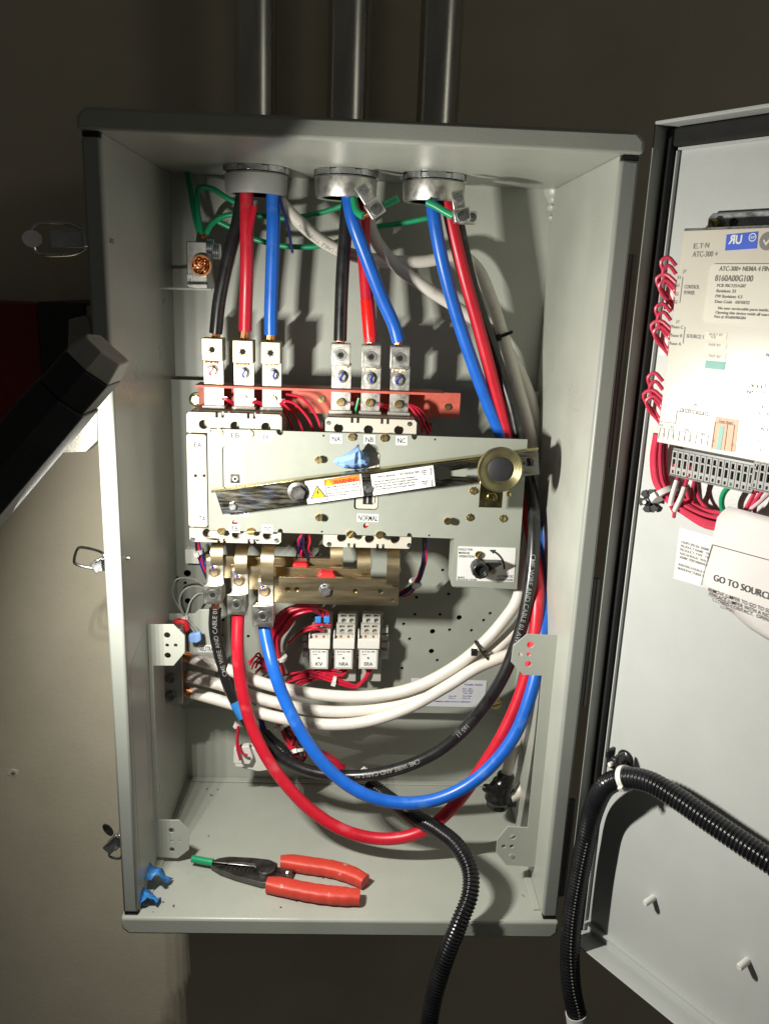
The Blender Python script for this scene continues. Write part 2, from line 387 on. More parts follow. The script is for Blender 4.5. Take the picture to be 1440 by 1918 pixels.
# ================================================================== enclosure
enc = thing('enclosure', 'open grey steel electrical enclosure mounted on the wall, door swung right', 'enclosure', (W / 2, D / 2, -.02))
MB().box((.001, D, -.018), (W - .001, D + .019, H + .016)).build('back_wall', 'paint', enc, bevel=.001)
for sx, x0, x1 in ((0, 0, T), (1, W - T, W)):
    sw = MB().box((x0 + (.0006 if not sx else 0), .004, .0005), (x1 - (.0006 if sx else 0), D - .0005, H - .0005)).build('side_wall', 'paint', enc)
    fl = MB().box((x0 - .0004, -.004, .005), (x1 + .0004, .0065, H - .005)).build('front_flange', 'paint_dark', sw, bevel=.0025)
    MB().box((x0 + .0004, -.0025, .0008), (x1 - .0004, .003, .0048)).build('end_gap', 'gasket', sw)
    MB().box((x0 + .0004, -.0025, H - .0048), (x1 - .0004, .003, H - .0008)).build('end_gap', 'gasket', sw)
def band(name, z0, z1, cz):
    fr = Fr((0, 0, 0), X, Z); c = .008
    lp = [(-.003, z0), (W + .003, z0), (W + .003, z1 - c), (W + .003 - c, z1), (-.003 + c, z1), (-.003, z1 - c)] if cz > 0 else [(-.003, z0 + c), (-.003 + c, z0), (W + .003 - c, z0), (W + .003, z0 + c), (W + .003, z1), (-.003, z1)]
    return MB().prism(fr, lp, -D - .018, .007).build(name, 'paint', enc, bevel=.0035, seg=3)
roof = band('top_panel', H, H + .0195, 1)
floor_ = band('bottom_panel', -.0235, 0, -1)
# folded lips along the floor and corner welds
MB().box((T, .012, .0003), (T + .0085, D - .012, .0022)).build('seam_lip', 'paint', floor_, bevel=.0007)
MB().box((T + .01, D - .011, .0003), (W - T - .01, D - .0003, .0026)).build('seam_lip', 'paint', floor_, bevel=.0007)
MB().box((W - T - .0085, .012, .0003), (W - T, D - .012, .0022)).build('seam_lip', 'paint', floor_, bevel=.0007)
mb = MB()
for k, (dx, dy, dz, r) in enumerate(((.004, .004, .004, .011), (.002, .003, .013, .006), (.0025, .003, .022, .0045), (.0015, .0025, .034, .003))):
    mb.lathe((W - T - dx, D - dy, H - dz), (-.5, -.7, -.3), [(r, -.004), (r, 0), (r * .8, r * .12), (r * .4, r * .2), (.0002, r * .22)], 14)
mb.build('corner_weld', 'paint', enc)
# hinge leaves outside right
for z0, z1 in ((.55, .76), (.28, .43), (.03, .16)):
    h = MB().box((W + .001, .000, z0), (W + .004, .030, z1)); h.cyl((W + .006, .004, z0), (W + .006, .004, z1), .0035, 12); h.build('hinge', 'hinge_dark', enc, bevel=.0006)
# rivets seen inside the left wall
for u, v in ((207, 452), (238, 1045)):
    d = pray(u, v); p = CAM + d * ((T - CAM.x) / d.x); screw(enc, p, .003, .003, 'zinc', 'cross', (1, 0, 0), 'rivet')

# raised mounting panel on the back wall, with its drilled holes
SUB_Y = .252
fs = front(SUB_Y)
a0, b0, a1, b1 = rect(fs, 313, 722, 1012, 1333)
holes = [hole(fs, u, v, r) for u, v, r in ((829, 1068, 3), (780, 1119, 3), (777, 1151, 3), (824, 1151, 3), (860, 1157, 5), (918, 1149, 3), (906, 1162, 3), (756, 1169, 3), (810, 1183, 5), (842, 1180, 3), (883, 1181, 3), (923, 1182, 3), (767, 1197, 3), (897, 1206, 2.4), (808, 1220, 5), (819, 1237, 3), (753, 1252, 3), (840, 1113, 3), (852, 1078, 3), (351, 1074, 7), (329, 1084, 7), (347, 1092, 3), (352, 1126, 6), (418, 1162, 3), (416, 1190, 3), (465, 1192, 3), (800, 797, 8), (715, 1158, 4), (880, 1240, 3), (930, 1100, 3))]
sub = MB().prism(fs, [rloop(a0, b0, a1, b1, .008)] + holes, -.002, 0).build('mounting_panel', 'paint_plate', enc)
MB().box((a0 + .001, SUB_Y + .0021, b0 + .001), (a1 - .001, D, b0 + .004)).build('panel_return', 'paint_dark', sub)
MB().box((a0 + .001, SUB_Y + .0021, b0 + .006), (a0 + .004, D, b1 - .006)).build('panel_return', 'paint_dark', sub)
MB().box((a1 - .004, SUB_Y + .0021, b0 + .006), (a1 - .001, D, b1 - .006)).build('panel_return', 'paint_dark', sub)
MB().box((a0 + .006, D - .003, b0 + .006), (a1 - .006, D - .0005, b1 - .006)).build('panel_shade_sheet', 'hole_shade', sub)  # black sheet standing in for the shade behind the drilled holes
fscrew(sub, fs, 368, 748, 10, 'yellow_zinc', 'hex', hf=.9, name='panel_nut', washer=.0095)
fscrew(sub, fs, 928, 1318, 9, 'brass', 'slot', hf=.8, name='panel_screw', washer=.0085)
# small grounding shelf low on the left of the back wall
fb = front(D)
a0, b0, a1, b1 = rect(fb, 248, 538, 398, 548, .02)
fgs = front(.205)
MB().prism(fgs, poly(fgs, [(245, 536), (396, 540), (396, 544), (249, 540), (250, 600), (246, 600)]), -.004, 0).build('ground_shelf', 'paint', enc, bevel=.0004)

# side brackets for the removed inner cover
def bracket(fr, outline, holes, wall_x, u_edge, slots, sgn):
    hl = [hole(fr, u, v, r) for u, v, r in holes]
    b = MB().prism(fr, [poly(fr, outline)] + hl, -.0016, 0).build('side_bracket', 'paint', enc, bevel=.0004)
    zs = [fr.px(u, v)[1] for u, v in outline]; xs = [fr.px(u, v)[0] for u, v in outline]
    xe = min(xs) if sgn > 0 else max(xs); z0, z1 = min(zs), max(zs)
    # the leg of the bracket that runs forward along the wall, with slots
    fl = Fr((xe, fr.o.y, 0), (0, -1, 0) if sgn < 0 else (0, 1, 0), Z)
    dep = fr.o.y - .012; sg = 1 if sgn < 0 else -1
    lp = [(0, z0), (sg * dep, z0 + .012), (sg * dep, z1 - .018), (0, z1)]
    if sgn > 0: lp = [(-p[0] * -1, p[1]) for p in lp]
    hs = [[(sg * p, z0 + (z1 - z0) * t0), (sg * (p + .0045), z0 + (z1 - z0) * t0), (sg * (p + .0045), z0 + (z1 - z0) * t1), (sg * p, z0 + (z1 - z0) * t1)] for p, t0, t1 in slots]
    MB().prism(fl, [lp] + hs, -.0008, .0008).build('bracket_leg', 'paint', b)
    return b
BL, BR = front(.088), front(.055)
br = bracket(BL, [(277, 1170), (325, 1170), (346, 1191), (346, 1222), (325, 1247), (287, 1247), (297, 1537), (335, 1537), (355, 1557), (354, 1592), (333, 1608), (292, 1606)],
        [(313, 1190, 6), (313, 1209, 3.6), (329, 1209, 3.6), (314, 1228, 6), (321, 1556, 5.5), (322, 1576, 2.6), (337, 1576, 2.6), (322, 1592, 5)], T, 0, ((.012, .66, .80), (.020, .30, .62), (.012, .06, .20)), 1)
br2 = bracket(BR, [(987, 1188), (1051, 1191), (1018, 1626), (948, 1621), (929, 1597), (931, 1573), (951, 1549), (988, 1551), (1015, 1266), (979, 1264), (957, 1240), (961, 1210)],
        [(993, 1208, 6.5), (975, 1226, 3.6), (990, 1226, 4), (989, 1244, 6), (960, 1568, 6), (943, 1586, 4), (958, 1586, 4), (958, 1603, 5.5)], W - T, 0, ((.010, .72, .86), (.018, .30, .70), (.010, .05, .22)), -1)
fscrew(br2, BR, 958, 1603, 4, 'paint', 'cross', -.001, name='bracket_rivet')

# latches on the outer left side
def latch(cz, swing, l, h, lev, big):
    y = .035; lt = MB(); k = 1.0 if big else .8
    lt.box((-.014 * k, y - .012, cz - .010 * k), (-.0005, y + .014, cz + .010 * k)); lt.box((-.011 * k, y - .015, cz - .007 * k), (-.004, y + .02, cz + .007 * k))
    base = lt.build('latch', 'zinc', enc, bevel=.0012)
    sp = MB(); n = 60; sp.tube([V((-.008 * k + .004 * math.cos(i * .9), y - .014 + .004 * math.sin(i * .9), cz - .008 * k + .016 * k * i / n)) for i in range(n)], .0011, 6); sp.build('latch_spring', 'chrome', base)
    ax = V((-math.cos(swing), -.25, -math.sin(swing))).normalized(); side = ax.cross(Y).normalized(); e = V((-.012 * k, y - .006, cz))
    pts = [e + side * h * .6, e + side * h + ax * l * .25, e + side * h + ax * l * .92, e + side * h * .8 + ax * l, e - side * h * .8 + ax * l, e - side * h + ax * l * .92, e - side * h + ax * l * .25, e - side * h * .6]
    MB().tube(spline(pts, .003), .0016, 8).build('latch_bail', 'chrome', base)
    a2 = V((-math.cos(lev[0]), -.35, -math.sin(lev[0]))).normalized(); lv = Fr(e - V((0, .004, 0)), a2, a2.cross(Y)); w_ = .0085 * k
    lp = [(-.002, -w_), (lev[1], -w_ * .9), (lev[1], w_ * .9), (-.002, w_)]
    m2 = MB(); m2.prism(lv, lp, -.0012, .0012); m2.box((-.002, -w_, -.004), (lev[1] * .6, -w_ + .0016, .0045), lv); m2.box((-.002, w_ - .0016, -.004), (lev[1] * .6, w_, .0045), lv)
    m2.build('latch_lever', 'zinc', base, bevel=.0006); return base, e, a2, lv
b, e, a2, lv = latch(P(158, 447, .03).z, .06, .046, .0135, (.06, .030), True)
MB().prism(lv, [[(.046 + .009 * math.cos(t * .4) , .0078 * math.sin(t * .4)) for t in range(16)]], -.0008, .0008).build('latch_tab', 'label_white', b)
latch(P(228, 1052, .03).z, -.30, .030, .0100, (.5, .013), False)
b, e, a2, lv = latch(P(233, 1566, .03).z, 1.35, .026, .0070, (.75, .020), False)
f = Fr(e + V((-.013, -.002, .010)), (.75, 0, .66), (-.66, .2, .75)); MB().prism(f, [(.0045 * math.cos(t * .5), .0085 * math.sin(t * .5)) for t in range(13)], -.001, .001).build('latch_tab', 'dark_steel', b)

# ------------------------------------------------------------------ door
DD = V((.575, -.818, 0)).normalized(); DN = DD.cross(Z)
DB = V((.523, .0, 0)) - DN * .028
fd = Fr(DB, DD, Z)
ZB, ZT, DW = -.024, .876, .52
dpan = MB(); dpan.box((.0, ZB, -.002), (DW, ZT, 0), fd)
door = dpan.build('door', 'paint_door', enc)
def dbox(name, m, lo, hi, par=None, bevel=0): return MB().box(lo, hi, fd).build(name, m, par or door, bevel=bevel)
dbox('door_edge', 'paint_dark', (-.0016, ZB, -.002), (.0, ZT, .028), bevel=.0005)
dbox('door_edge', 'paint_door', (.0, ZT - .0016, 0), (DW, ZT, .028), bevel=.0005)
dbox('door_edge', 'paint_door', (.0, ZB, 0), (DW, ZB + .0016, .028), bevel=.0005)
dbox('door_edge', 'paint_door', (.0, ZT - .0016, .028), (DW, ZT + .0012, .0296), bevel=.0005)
dbox('door_gasket', 'gasket', (.0004, ZB + .002, .0002), (.0075, ZT - .003, .012), bevel=.002)
dbox('door_gasket', 'gasket', (.0085, ZT - .019, .0002), (DW, ZT - .003, .012), bevel=.002)
dbox('gasket_channel', 'paint_door', (.0080, ZB + .003, .0003), (.0100, ZT - .022, .005))
dbox('gasket_channel', 'paint_door', (.0105, ZT - .0215, .0003), (DW, ZT - .0195, .005))
dbox('gasket_channel', 'paint_door', (.0105, ZB + .014, .0003), (DW, ZB + .016, .006))
def PD(u, v, c=0): return fd.w(*fd.px(u, v, c), c)
for u, v in ((1224, 1682), (1400, 1800)):
    p = PD(u, v); MB().lathe(p, DN, [(.0036, 0), (.0036, .014), (.0026, .016)], 12).build('door_stud', 'nylon_white', door)
# cable mounts on the door
def petal_mount(u, v):
    p = PD(u, v); f = Fr(p, DD, Z); mb = MB()
    for k in range(6):
        t = k * math.pi / 3 + .3; lp = [(.003 * math.cos(t - .5), .003 * math.sin(t - .5)), (.012 * math.cos(t - .36), .012 * math.sin(t - .36)), (.0128 * math.cos(t), .0128 * math.sin(t)), (.012 * math.cos(t + .36), .012 * math.sin(t + .36)), (.003 * math.cos(t + .5), .003 * math.sin(t + .5))]
        mb.prism(f, lp, .004, .0062)
    mb.lathe(p, DN, [(.005, 0), (.005, .010), (.0035, .011)], 14)
    m = mb.build('cable_mount', 'black_plastic', door); MB().lathe(p + DN * .0112, DN, [(.0022, 0), (.0022, .003)], 10).build('mount_pin', 'zinc', m); return m
petal_mount(1222, 937)
p0 = PD(1172, 1420); mb = MB(); mb.lathe(p0, DN, [(.010, 0), (.010, .003), (.005, .006), (.005, .020)], 16)
f = Fr(p0 + DN * .020, DD, Z); mb.box((-.008, -.006, -.003), (.008, .008, .004), f)
for t in (0.5, 2.4): mb.box((-.002 + .008 * math.cos(t), .006, -.006), (.002 + .008 * math.cos(t), .016, .008), f)
cm = mb.build('cable_mount', 'black_plastic', door, bevel=.0015)
MB().lathe(p0 + DN * .0245 + V((0, 0, .001)), DN, [(.0028, 0), (.0028, .004), (.002, .005)], 10).build('mount_pin', 'nylon_white', cm)

# ================================================================== left neighbour: switch box, red plate, cast bracket
nb = thing('disconnect_switch', 'very dark red switch casing with black plate at the left picture edge', 'switch', P(40, 850, .20))
f2 = front(.19); a0, b0, a1, b1 = rect(f2, -200, 565, 80, 852)
MB().box((a0, .19, b0), (a1, WALL_Y - .001, b1)).build('red_plate', 'switch_red', nb, bevel=.002)
f3 = front(.15); a0, b0, a1, b1 = rect(f3, 74, 566, 164, 720)
MB().box((a0, .15, b0), (a1, WALL_Y - .001, b1)).build('black_plate', 'black_paint', nb, bevel=.003)
f = front(.030)
lever = MB().prism(f, [poly(f, [(124, 705), (128, 598), (160, 590), (168, 600), (176, 640), (180, 700), (184, 826), (164, 846), (104, 849), (100, 800)]), poly(f, [(112, 782), (136, 777), (158, 777), (165, 766), (163, 738), (150, 735), (118, 770)])], -.016, 0).build('switch_lever', 'cast_metal', bevel=.0025, seg=3)
tag(lever, 'pale cast metal lever plate behind the dark bar, beside the enclosure flange', 'lever')

# ------------------------------------------------------------------ work light bar
wl = thing('work_light', 'dark bar-shaped light with grey end cap leaning across the enclosure\'s left edge', 'work light', BAR_A)
fw = Fr(BAR_A, BAR_E, BAR_N); LEN = (BAR_B - BAR_A).length
def hexbar(x0, x1, k, name, m, k0=None):
    sec = [(-.023, .004), (-.019, .018), (.002, .022), (.021, .012), (.021, -.027), (-.019, -.028)]
    mb = MB(); n = len(sec); kk = {x0: k0 or k, x1: k}; vs = [fw.w(x, a * kk[x], -c * kk[x] if fw.ez.y > 0 else c * kk[x]) for x in (x0, x1) for a, c in sec]
    mb.add(vs, [tuple(range(n)), tuple(range(2 * n - 1, n - 1, -1))] + [(i, (i + 1) % n, n + (i + 1) % n, n + i) for i in range(n)])
    return mb.build(name, m, wl, smooth=False, bevel=.0012)
hexbar(-.17, LEN - .050, 1.0, 'light_body', 'light_body', 1.22); hexbar(LEN - .0495, LEN - .020, .93, 'light_head', 'light_body')
hexbar(LEN - .0195, LEN - .002, .74, 'end_cap', 'light_grey', .92)
# ================================================================== conduits and bushings
CX = [P(480, 335, .195), P(648, 345, .195), P(812, 354, .195)]
BUSH = []
for i, c in enumerate(CX):
    x, y = c.x, .195
    t = thing('conduit', ('left conduit above the enclosure with grey plastic bushing, black red and blue cables below', 'middle conduit above the enclosure, clamp on its bushing tilted to the right', 'right conduit above the enclosure, bushing carrying the three cables that run down right')[i], 'conduit', (x, y, H - .03), 'conduits entering the top of the enclosure')
    MB().lathe((x, y, H + .0198), Z, [(.0235, 0), (.0235, 1.0)], 40).build('pipe', 'galv', t)
    MB().lathe((x, y, H + .0197), Z, [(.031, 0), (.031, .006), (.029, .008), (.0236, .008)], 40).build('locknut', 'galv', t)
    mb = MB()                                 # inner locknut with lugs
    for k in range(8):
        a_ = k * math.pi / 4; lp = [(.0375 * math.cos(a_ + j * .07 - .28), .0375 * math.sin(a_ + j * .07 - .28)) for j in range(9)] + [(.030 * math.cos(a_ + .28 - j * .14), .030 * math.sin(a_ + .28 - j * .14)) for j in range(5)]
        mb.prism(Fr((x, y, H), X, Y), lp, -.0065, -.0004)
    mb.lathe((x, y, H - .0062), Z, [(.028, 0), (.0352, 0), (.0352, .005), (.028, .005), (.028, 0)], 40)
    mb.build('inner_locknut', 'zinc', t, bevel=.0006)
    m = 'grey_plastic' if i == 0 else 'lug_aluminium'
    mb = MB(); mb.lathe((x, y, H - .030), Z, [(.027, .001), (.029, 0), (.0335, 0), (.0350, .003), (.0358, .021), (.034, .0228), (.0275, .0228), (.027, .001)], 48)
    b = mb.build('bushing', m, t)
    for k in range(14):
        a_ = k * math.pi / 7 + .1; r = .0352; MB().box((-.0012, -.0008, -.0290), (.0012, .0020, -.0080), Fr((x + r * math.cos(a_), y + r * math.sin(a_), H), (-math.sin(a_), math.cos(a_), 0), (math.cos(a_), math.sin(a_), 0))).build('rib', m, b)
    BUSH.append(t)
# grounding clamps on the metal bushings
def clamp(parent, y, o, ang, L, blk, m='lug_aluminium'):
    f = Fr(P(o[0], o[1], y), (math.cos(ang), 0, math.sin(ang)), (-math.sin(ang), 0, math.cos(ang)))
    mb = MB(); mb.box((-.008, -.007, 0), (L, .007, .003), f); mb.box((L - .002, -.009, .001), (L + blk, .009, .016), f)
    c = mb.build('ground_clamp', m, parent, bevel=.001)
    screw(c, f.w(0, 0, .003), .0052, .0028, 'zinc', 'slot', f.ez, 'clamp_screw'); screw(c, f.w(L + blk * .55, 0, .016), .0058, .003, 'zinc', 'slot', f.ez, 'clamp_screw', rot=.6)
    return f
clamp(BUSH[1], .150, (680, 357), -.95, .016, .016)
clamp(BUSH[2], .150, (857, 370), -1.35, .014, .012)
p = P(876, 407, .148); MB().box((p.x - .010, p.y - .004, p.z - .007), (p.x + .010, p.y + .010, p.z + .007)).build('clamp_block', 'lug_aluminium', BUSH[2], bevel=.0025)
screw(BUSH[2], p + V((.004, -.0045, 0)), .005, .003, 'zinc', 'slot', (0, -1, 0), 'clamp_screw')

# ================================================================== transfer switch: two breakers, lugs, operating plate
E_Y = .157
fe = front(E_Y); LUG_Y = .196
flg = front(LUG_Y)
def strands(parent, p0, p1, r, n=14, m='copper', splay=1.0):
    mb = MB(); p0, p1 = V(p0), V(p1); t = (p1 - p0).normalized(); a = t.orthogonal().normalized(); b = t.cross(a)
    for k in range(n):
        rr = r * math.sqrt((k + .5) / n); th = k * 2.4; q = a * math.cos(th) + b * math.sin(th); q2 = a * math.cos(th + .7) + b * math.sin(th + .7)
        mb.tube([p0 + q * rr, p0.lerp(p1, .5) + (q + q2) * rr * .5 * splay, p1 + q2 * rr * splay], r * .24, 6)
    return stuff(mb.build('copper_strands', m, parent))
def marker(parent, p, fr, m='ink_blue', s=1.0, ang=0.0):
    mb = MB(); lp = []
    for i in range(9): t = i / 8; lp.append((.0012 * math.sin(7 * t) * s + ang * t * .006, (.005 - .011 * t) * s))
    a, b = p; w_ = .0011 * s
    out = [(a + x - w_, b + y) for x, y in lp] + [(a + x + w_, b + y) for x, y in reversed(lp)]
    mb.prism(fr, out, 0, .0006); return mb.build('torque_mark', m, parent, smooth=False)
def upper_lug(br, blk, tng, bolt, scr, m, mark):
    c0 = (blk[0] + blk[2]) / 2
    A = rect(flg, *blk, .012); B = rect(flg, tng[0], tng[1], tng[2], tng[3], 0)
    mb = MB(); mb.prism(flg, rloop(A[0], A[1], A[2], A[3]), -.012, .012)
    mb.prism(flg, rloop(B[0], B[1], B[2], A[1] + .003), -.006, 0)
    l = mb.build('lug', m, br, bevel=.0009)
    ca, cb = (A[0] + A[2]) / 2, (A[1] + A[3]) / 2
    s = MB(); s.lathe(flg.w(ca, cb, .0115), flg.ez, [(.0036, .0), (.0042, .0012), (.0046, .0016), (.0068, .0016), (.0072, .0005), (.0088, .0003), (.0092, .0007), (.0096, 0)], 28); s.build('set_screw', 'zinc_dull', l)
    MB().lathe(flg.w(ca, cb, .0119), flg.ez, [(.0038, 0), (.0038, .0003)], 6).build('socket_shade', 'hole_shade', l)  # dark disc painted as the shade down in the socket
    fscrew(l, flg, *bolt, 9, 'zinc_dull', 'hex', hf=.7, name='bolt', washer=.0078)
    a, b = flg.px(*bolt, .005); marker(l, (a, b), Fr(flg.w(0, 0, .0052), X, Z), mark, 1.0, random.uniform(-.6, .8))
    fscrew(l, flg, *scr, 8, 'brass', 'slot', hf=.8, name='tap_screw')
    # ring terminal beside the tap screw
    a, b = flg.px(scr[0] + 14, scr[1] + 2); MB().prism(flg, rloop(a - .006, b - .0022, a + .007, b + .0022, .001), .0002, .0016).build('ring_terminal', 'zinc', l)
    mb = MB(); xm = (B[0] + B[2]) / 2 - .001
    for k in range(8): mb.tube([flg.w(xm - .0075 + .002 * k, A[1] + .003, .0006 + .0008 * (k % 2)), flg.w(xm - .0075 + .002 * k + random.uniform(-.0008, .0008), A[1] - random.uniform(.0020, .0042), .0006)], .0012, 6)
    stuff(mb.build('copper_strands', 'copper', l))
    return l
def breaker(label, x0, x1, top, bot, lugs, hx, hy, sc, lm, marks, botholes):
    p = fe.px((x0 + x1) / 2, bot[1]); t = thing('circuit_breaker', label, 'circuit breaker', (p[0], E_Y + .05, p[1]), 'circuit breakers of the transfer switch')
    A = rect(fe, x0, top[0], x1, bot[1]); zt = A[3]; zb = A[1]
    cs = MB().box((A[0] + .002, E_Y + .018, zb + .001), (A[2] - .002, SUB_Y - .0004, zt - .001)); w_ = .002
    for lo_, hi_ in (((A[0] + w_, zb + .001), (A[0] + 2 * w_, zt - .001)), ((A[2] - 2 * w_, zb + .001), (A[2] - w_, zt - .001)), ((A[0] + 2 * w_, zb + .001), (A[2] - 2 * w_, zb + .003)), ((A[0] + 2 * w_, zt - .009), (A[2] - 2 * w_, zt - .007))):
        cs.box((lo_[0], E_Y + .0046, lo_[1]), (hi_[0], E_Y + .0181, hi_[1]))
    cs.build('case', 'breaker', t)
    hl = [hole(fe, u, v, 9, n=18) for u, v in hx]
    z1 = rect(fe, x0, top[0], x1, top[1])[1]
    # front cover with terminal holes and slots in its upper edge
    u_ = [fe.px(q, (top[0] + top[1]) / 2)[0] for q in sc]
    outl = [(A[0], z1 - .004), (A[2], z1 - .004), (A[2], zt - .003), (A[2] - .003, zt)]
    for q in reversed(u_):
        for dx in (.0055, -.0015): outl += [(q + dx, zt), (q + dx, zt - .0058), (q + dx - .0032, zt - .0058), (q + dx - .0032, zt)]
    outl += [(A[0] + .003, zt), (A[0], zt - .003)]
    cv = MB().prism(fe, [outl] + hl, -.0045, 0).build('terminal_cover', 'breaker', t, bevel=.0005)
    fscrew(cv, fe, x0 + 8, top[0] + 8, 4.5, 'zinc', 'cross', hf=.3, name='cover_screw'); fscrew(cv, fe, x1 - 8, top[0] + 10, 4.5, 'zinc', 'cross', hf=.3, name='cover_screw')
    # lower cover
    z2 = rect(fe, x0, bot[0], x1, bot[1])[3]
    outl = [(A[0] + .003, zb)]
    for q in u_:
        for dx in (-.0015, .0055): outl += [(q + dx - .0032, zb), (q + dx - .0032, zb + .005), (q + dx, zb + .005), (q + dx, zb)]
    outl += [(A[2] - .003, zb), (A[2], zb + .003), (A[2], z2 + .006), (A[0], z2 + .006), (A[0], zb + .003)]
    lc = MB().prism(fe, [outl] + [hole(fe, u, v, 9, n=18) for u, v in botholes], -.0045, 0).build('terminal_cover', 'breaker', t, bevel=.0005)
    fscrew(lc, fe, x0 + 9, bot[1] - 7, 4.5, 'zinc', 'cross', hf=.3, name='cover_screw'); fscrew(lc, fe, x1 - 9, bot[1] - 5, 4.5, 'zinc', 'cross', hf=.3, name='cover_screw')
    # stepped terminal chamber that the lugs drop into
    for k, lg in enumerate(lugs):
        B = rect(flg, lg[1][0] - 3, lg[1][1], lg[1][2] + 3, lg[1][3])
        MB().box((B[0], LUG_Y - .006, zt - .0005), (B[2], LUG_Y + .030, zt + .0035)).build('terminal_sill', 'clear_grey', t, bevel=.0008)
        upper_lug(t, *lg, lm, marks[k])
    return t, A, zt, zb
bkE, AE, ztE, zbE = breaker('left breaker behind the operating plate, lugs marked EA EB EC at its top', 352, 527, (774, 806), (1000, 1017),
    [((377, 633, 417, 676), (382, 676, 419, 772), (398, 694), (401, 744)), ((435, 637, 474, 680), (438, 680, 476, 773), (456, 698), (455, 747)), ((488, 640, 525, 682), (491, 682, 527, 775), (511, 701), (510, 748))],
    [(381, 795), (440, 798), (498, 800)], [], [411, 470], 'tin_plate', ['ink_red', 'ink_blue', 'ink_blue'], [(388, 999), (443, 1001), (501, 1003)])
bkN, AN, ztN, zbN = breaker('right breaker behind the operating plate, lugs marked NA NB NC at its top', 607, 775, (784, 815), (1009, 1026),
    [((620, 643, 656, 686), (620, 686, 657, 780), (640, 705), (638, 753)), ((677, 646, 713, 690), (676, 690, 712, 782), (694, 708), (692, 754)), ((731, 649, 767, 692), (730, 692, 766, 783), (747, 711), (746, 757))],
    [(634, 802), (690, 805), (747, 806)], [], [664, 720], 'lug_aluminium', ['ink_blue', 'ink_blue', 'ink_blue'], [(640, 1007), (692, 1009), (740, 1010)])
# the raised left strip of the left breaker that the plate leaves uncovered
a0, b0, a1, b1 = rect(fe, 353, 812, 389, 984)
st = MB().prism(fe, [rloop(a0, b0, a1, b1, .003)] + [hole(fe, 368, 889, 3), hole(fe, 384, 889, 3)], .0001, .006).build('side_strip', 'breaker', bkE, bevel=.0006)
def sticker(parent, fr, u, v, wp, hp, body, th, m='label_white', c=0., wtext=.72, ink='ink', rot=0):
    a, b = fr.px(u, v, c); s = fr.sc(u, v, c); w2, h2 = wp * s / 2, hp * s / 2
    st_ = MB().prism(fr, rloop(a - w2, b - h2, a + w2, b + h2), c + .0001, c + .0004).build('label_sticker', m, parent, smooth=False)
    mb = MB(); text_on(mb, fr, body, a, b - th * s / 2, th * s, wp * s * wtext, bold=.02, c=c + .0006, align='c', rot=rot); mb.build('lettering', ink, st_, smooth=False); return st_
fst = Fr((0, E_Y - .006, 0), X, Z)
sticker(st, fst, 371, 833, 20, 18, 'EA', 10); sticker(st, fst, 379, 971, 18, 15, 'TA', 10)

# ------------------------------------------------------------------ operating plate
PL_Y = .148; fp = front(PL_Y)
op = thing('operating_plate', 'grey steel operating plate across both breakers carrying the tilted lever', 'operating plate', P(690, 1000, PL_Y))
notch = [(525, 806.5), (525, 812), (531, 813), (531, 807)]
outl = poly(fp, [(388, 803), (517, 806), (519, 812), (523, 815), (527, 815), (530, 812), (530, 807), (770, 815), (772, 821), (776, 824), (780, 822), (782, 816), (988, 823), (968, 1104), (846, 1098), (852, 1009), (772, 1006), (770, 1000), (766, 998), (763, 1000), (762, 1005), (530, 998), (529, 992), (525, 990), (521, 992), (520, 997), (391, 993)])
hp_ = [hole(fp, u, v, r) for u, v, r in ((394, 806.8, 1.6), (606, 816, 2), (815, 823, 2), (603, 996, 2), (804, 1003, 2), (440, 979, 5), (685, 985, 5), (886, 899, 6))]
a0, b0, a1, b1 = rect(fp, 417, 836, 462, 945); winE = rloop(a0, b0, a1, b1, .004)
a0, b0, a1, b1 = rect(fp, 664, 846, 710, 955); winN = rloop(a0, b0, a1, b1, .004)
plate = MB().prism(fp, [outl, winE, winN] + hp_, -.0022, 0).build('plate', 'paint_plate', op, bevel=.0004)
for win, hx, hv, nm in ((winE, 440, 897, 0), (winN, 688, 937, 1)):
    a_ = [q[0] for q in win]; b_ = [q[1] for q in win]
    g = MB().prism(fp, rloop(min(a_) + .0006, min(b_) + .0006, max(a_) - .0006, max(b_) - .0006, .004), -.007, -.003).build('breaker_window', 'breaker', op, bevel=.001)
    MB().prism(fp, rloop(min(a_) + .0045, min(b_) + .008, max(a_) - .0045, max(b_) - .009), -.0029, -.0018).build('window_frame', 'breaker', g, bevel=.0004)
    a, b = fp.px(hx, hv); MB().prism(fp, rloop(a - .0055, b - .0055, a + .0055, b + .0055), -.0017, -.0012).build('toggle_slot', 'black_plastic', g)
    if nm == 0:
        MB().lathe(fp.w(a, b, -.0012), fp.ez, [(.0018, 0), (.0018, .001), (.0032, .001), (.0032, 0)], 14).build('toggle', 'nylon_white', g)
        lettering(g, fp, [('5 lin', 428, 862, 448, 6), ('/ 022', 428, 875, 452, 6)], 'label_cream', c=-.0014)
    else: MB().box((a - .001, b - .004, -.0012), (a + .001, b + .004, -.0002), fp).build('toggle', 'grey_plastic', g)
for u, v in ((440, 979), (685, 985)):
    a, b = fp.px(u, v); r = 4.6 * fp.sc(u, v); hh = [(r * math.cos(math.pi * i / 8), r * math.sin(math.pi * i / 8)) for i in range(9)]
    MB().prism(fp, [(a + x, b + y) for x, y in hh], -.0060, -.0030).build('flag', 'label_white', op); MB().prism(fp, [(a - x, b - y) for x, y in hh], -.0060, -.0030).build('flag', 'plug_red', op)
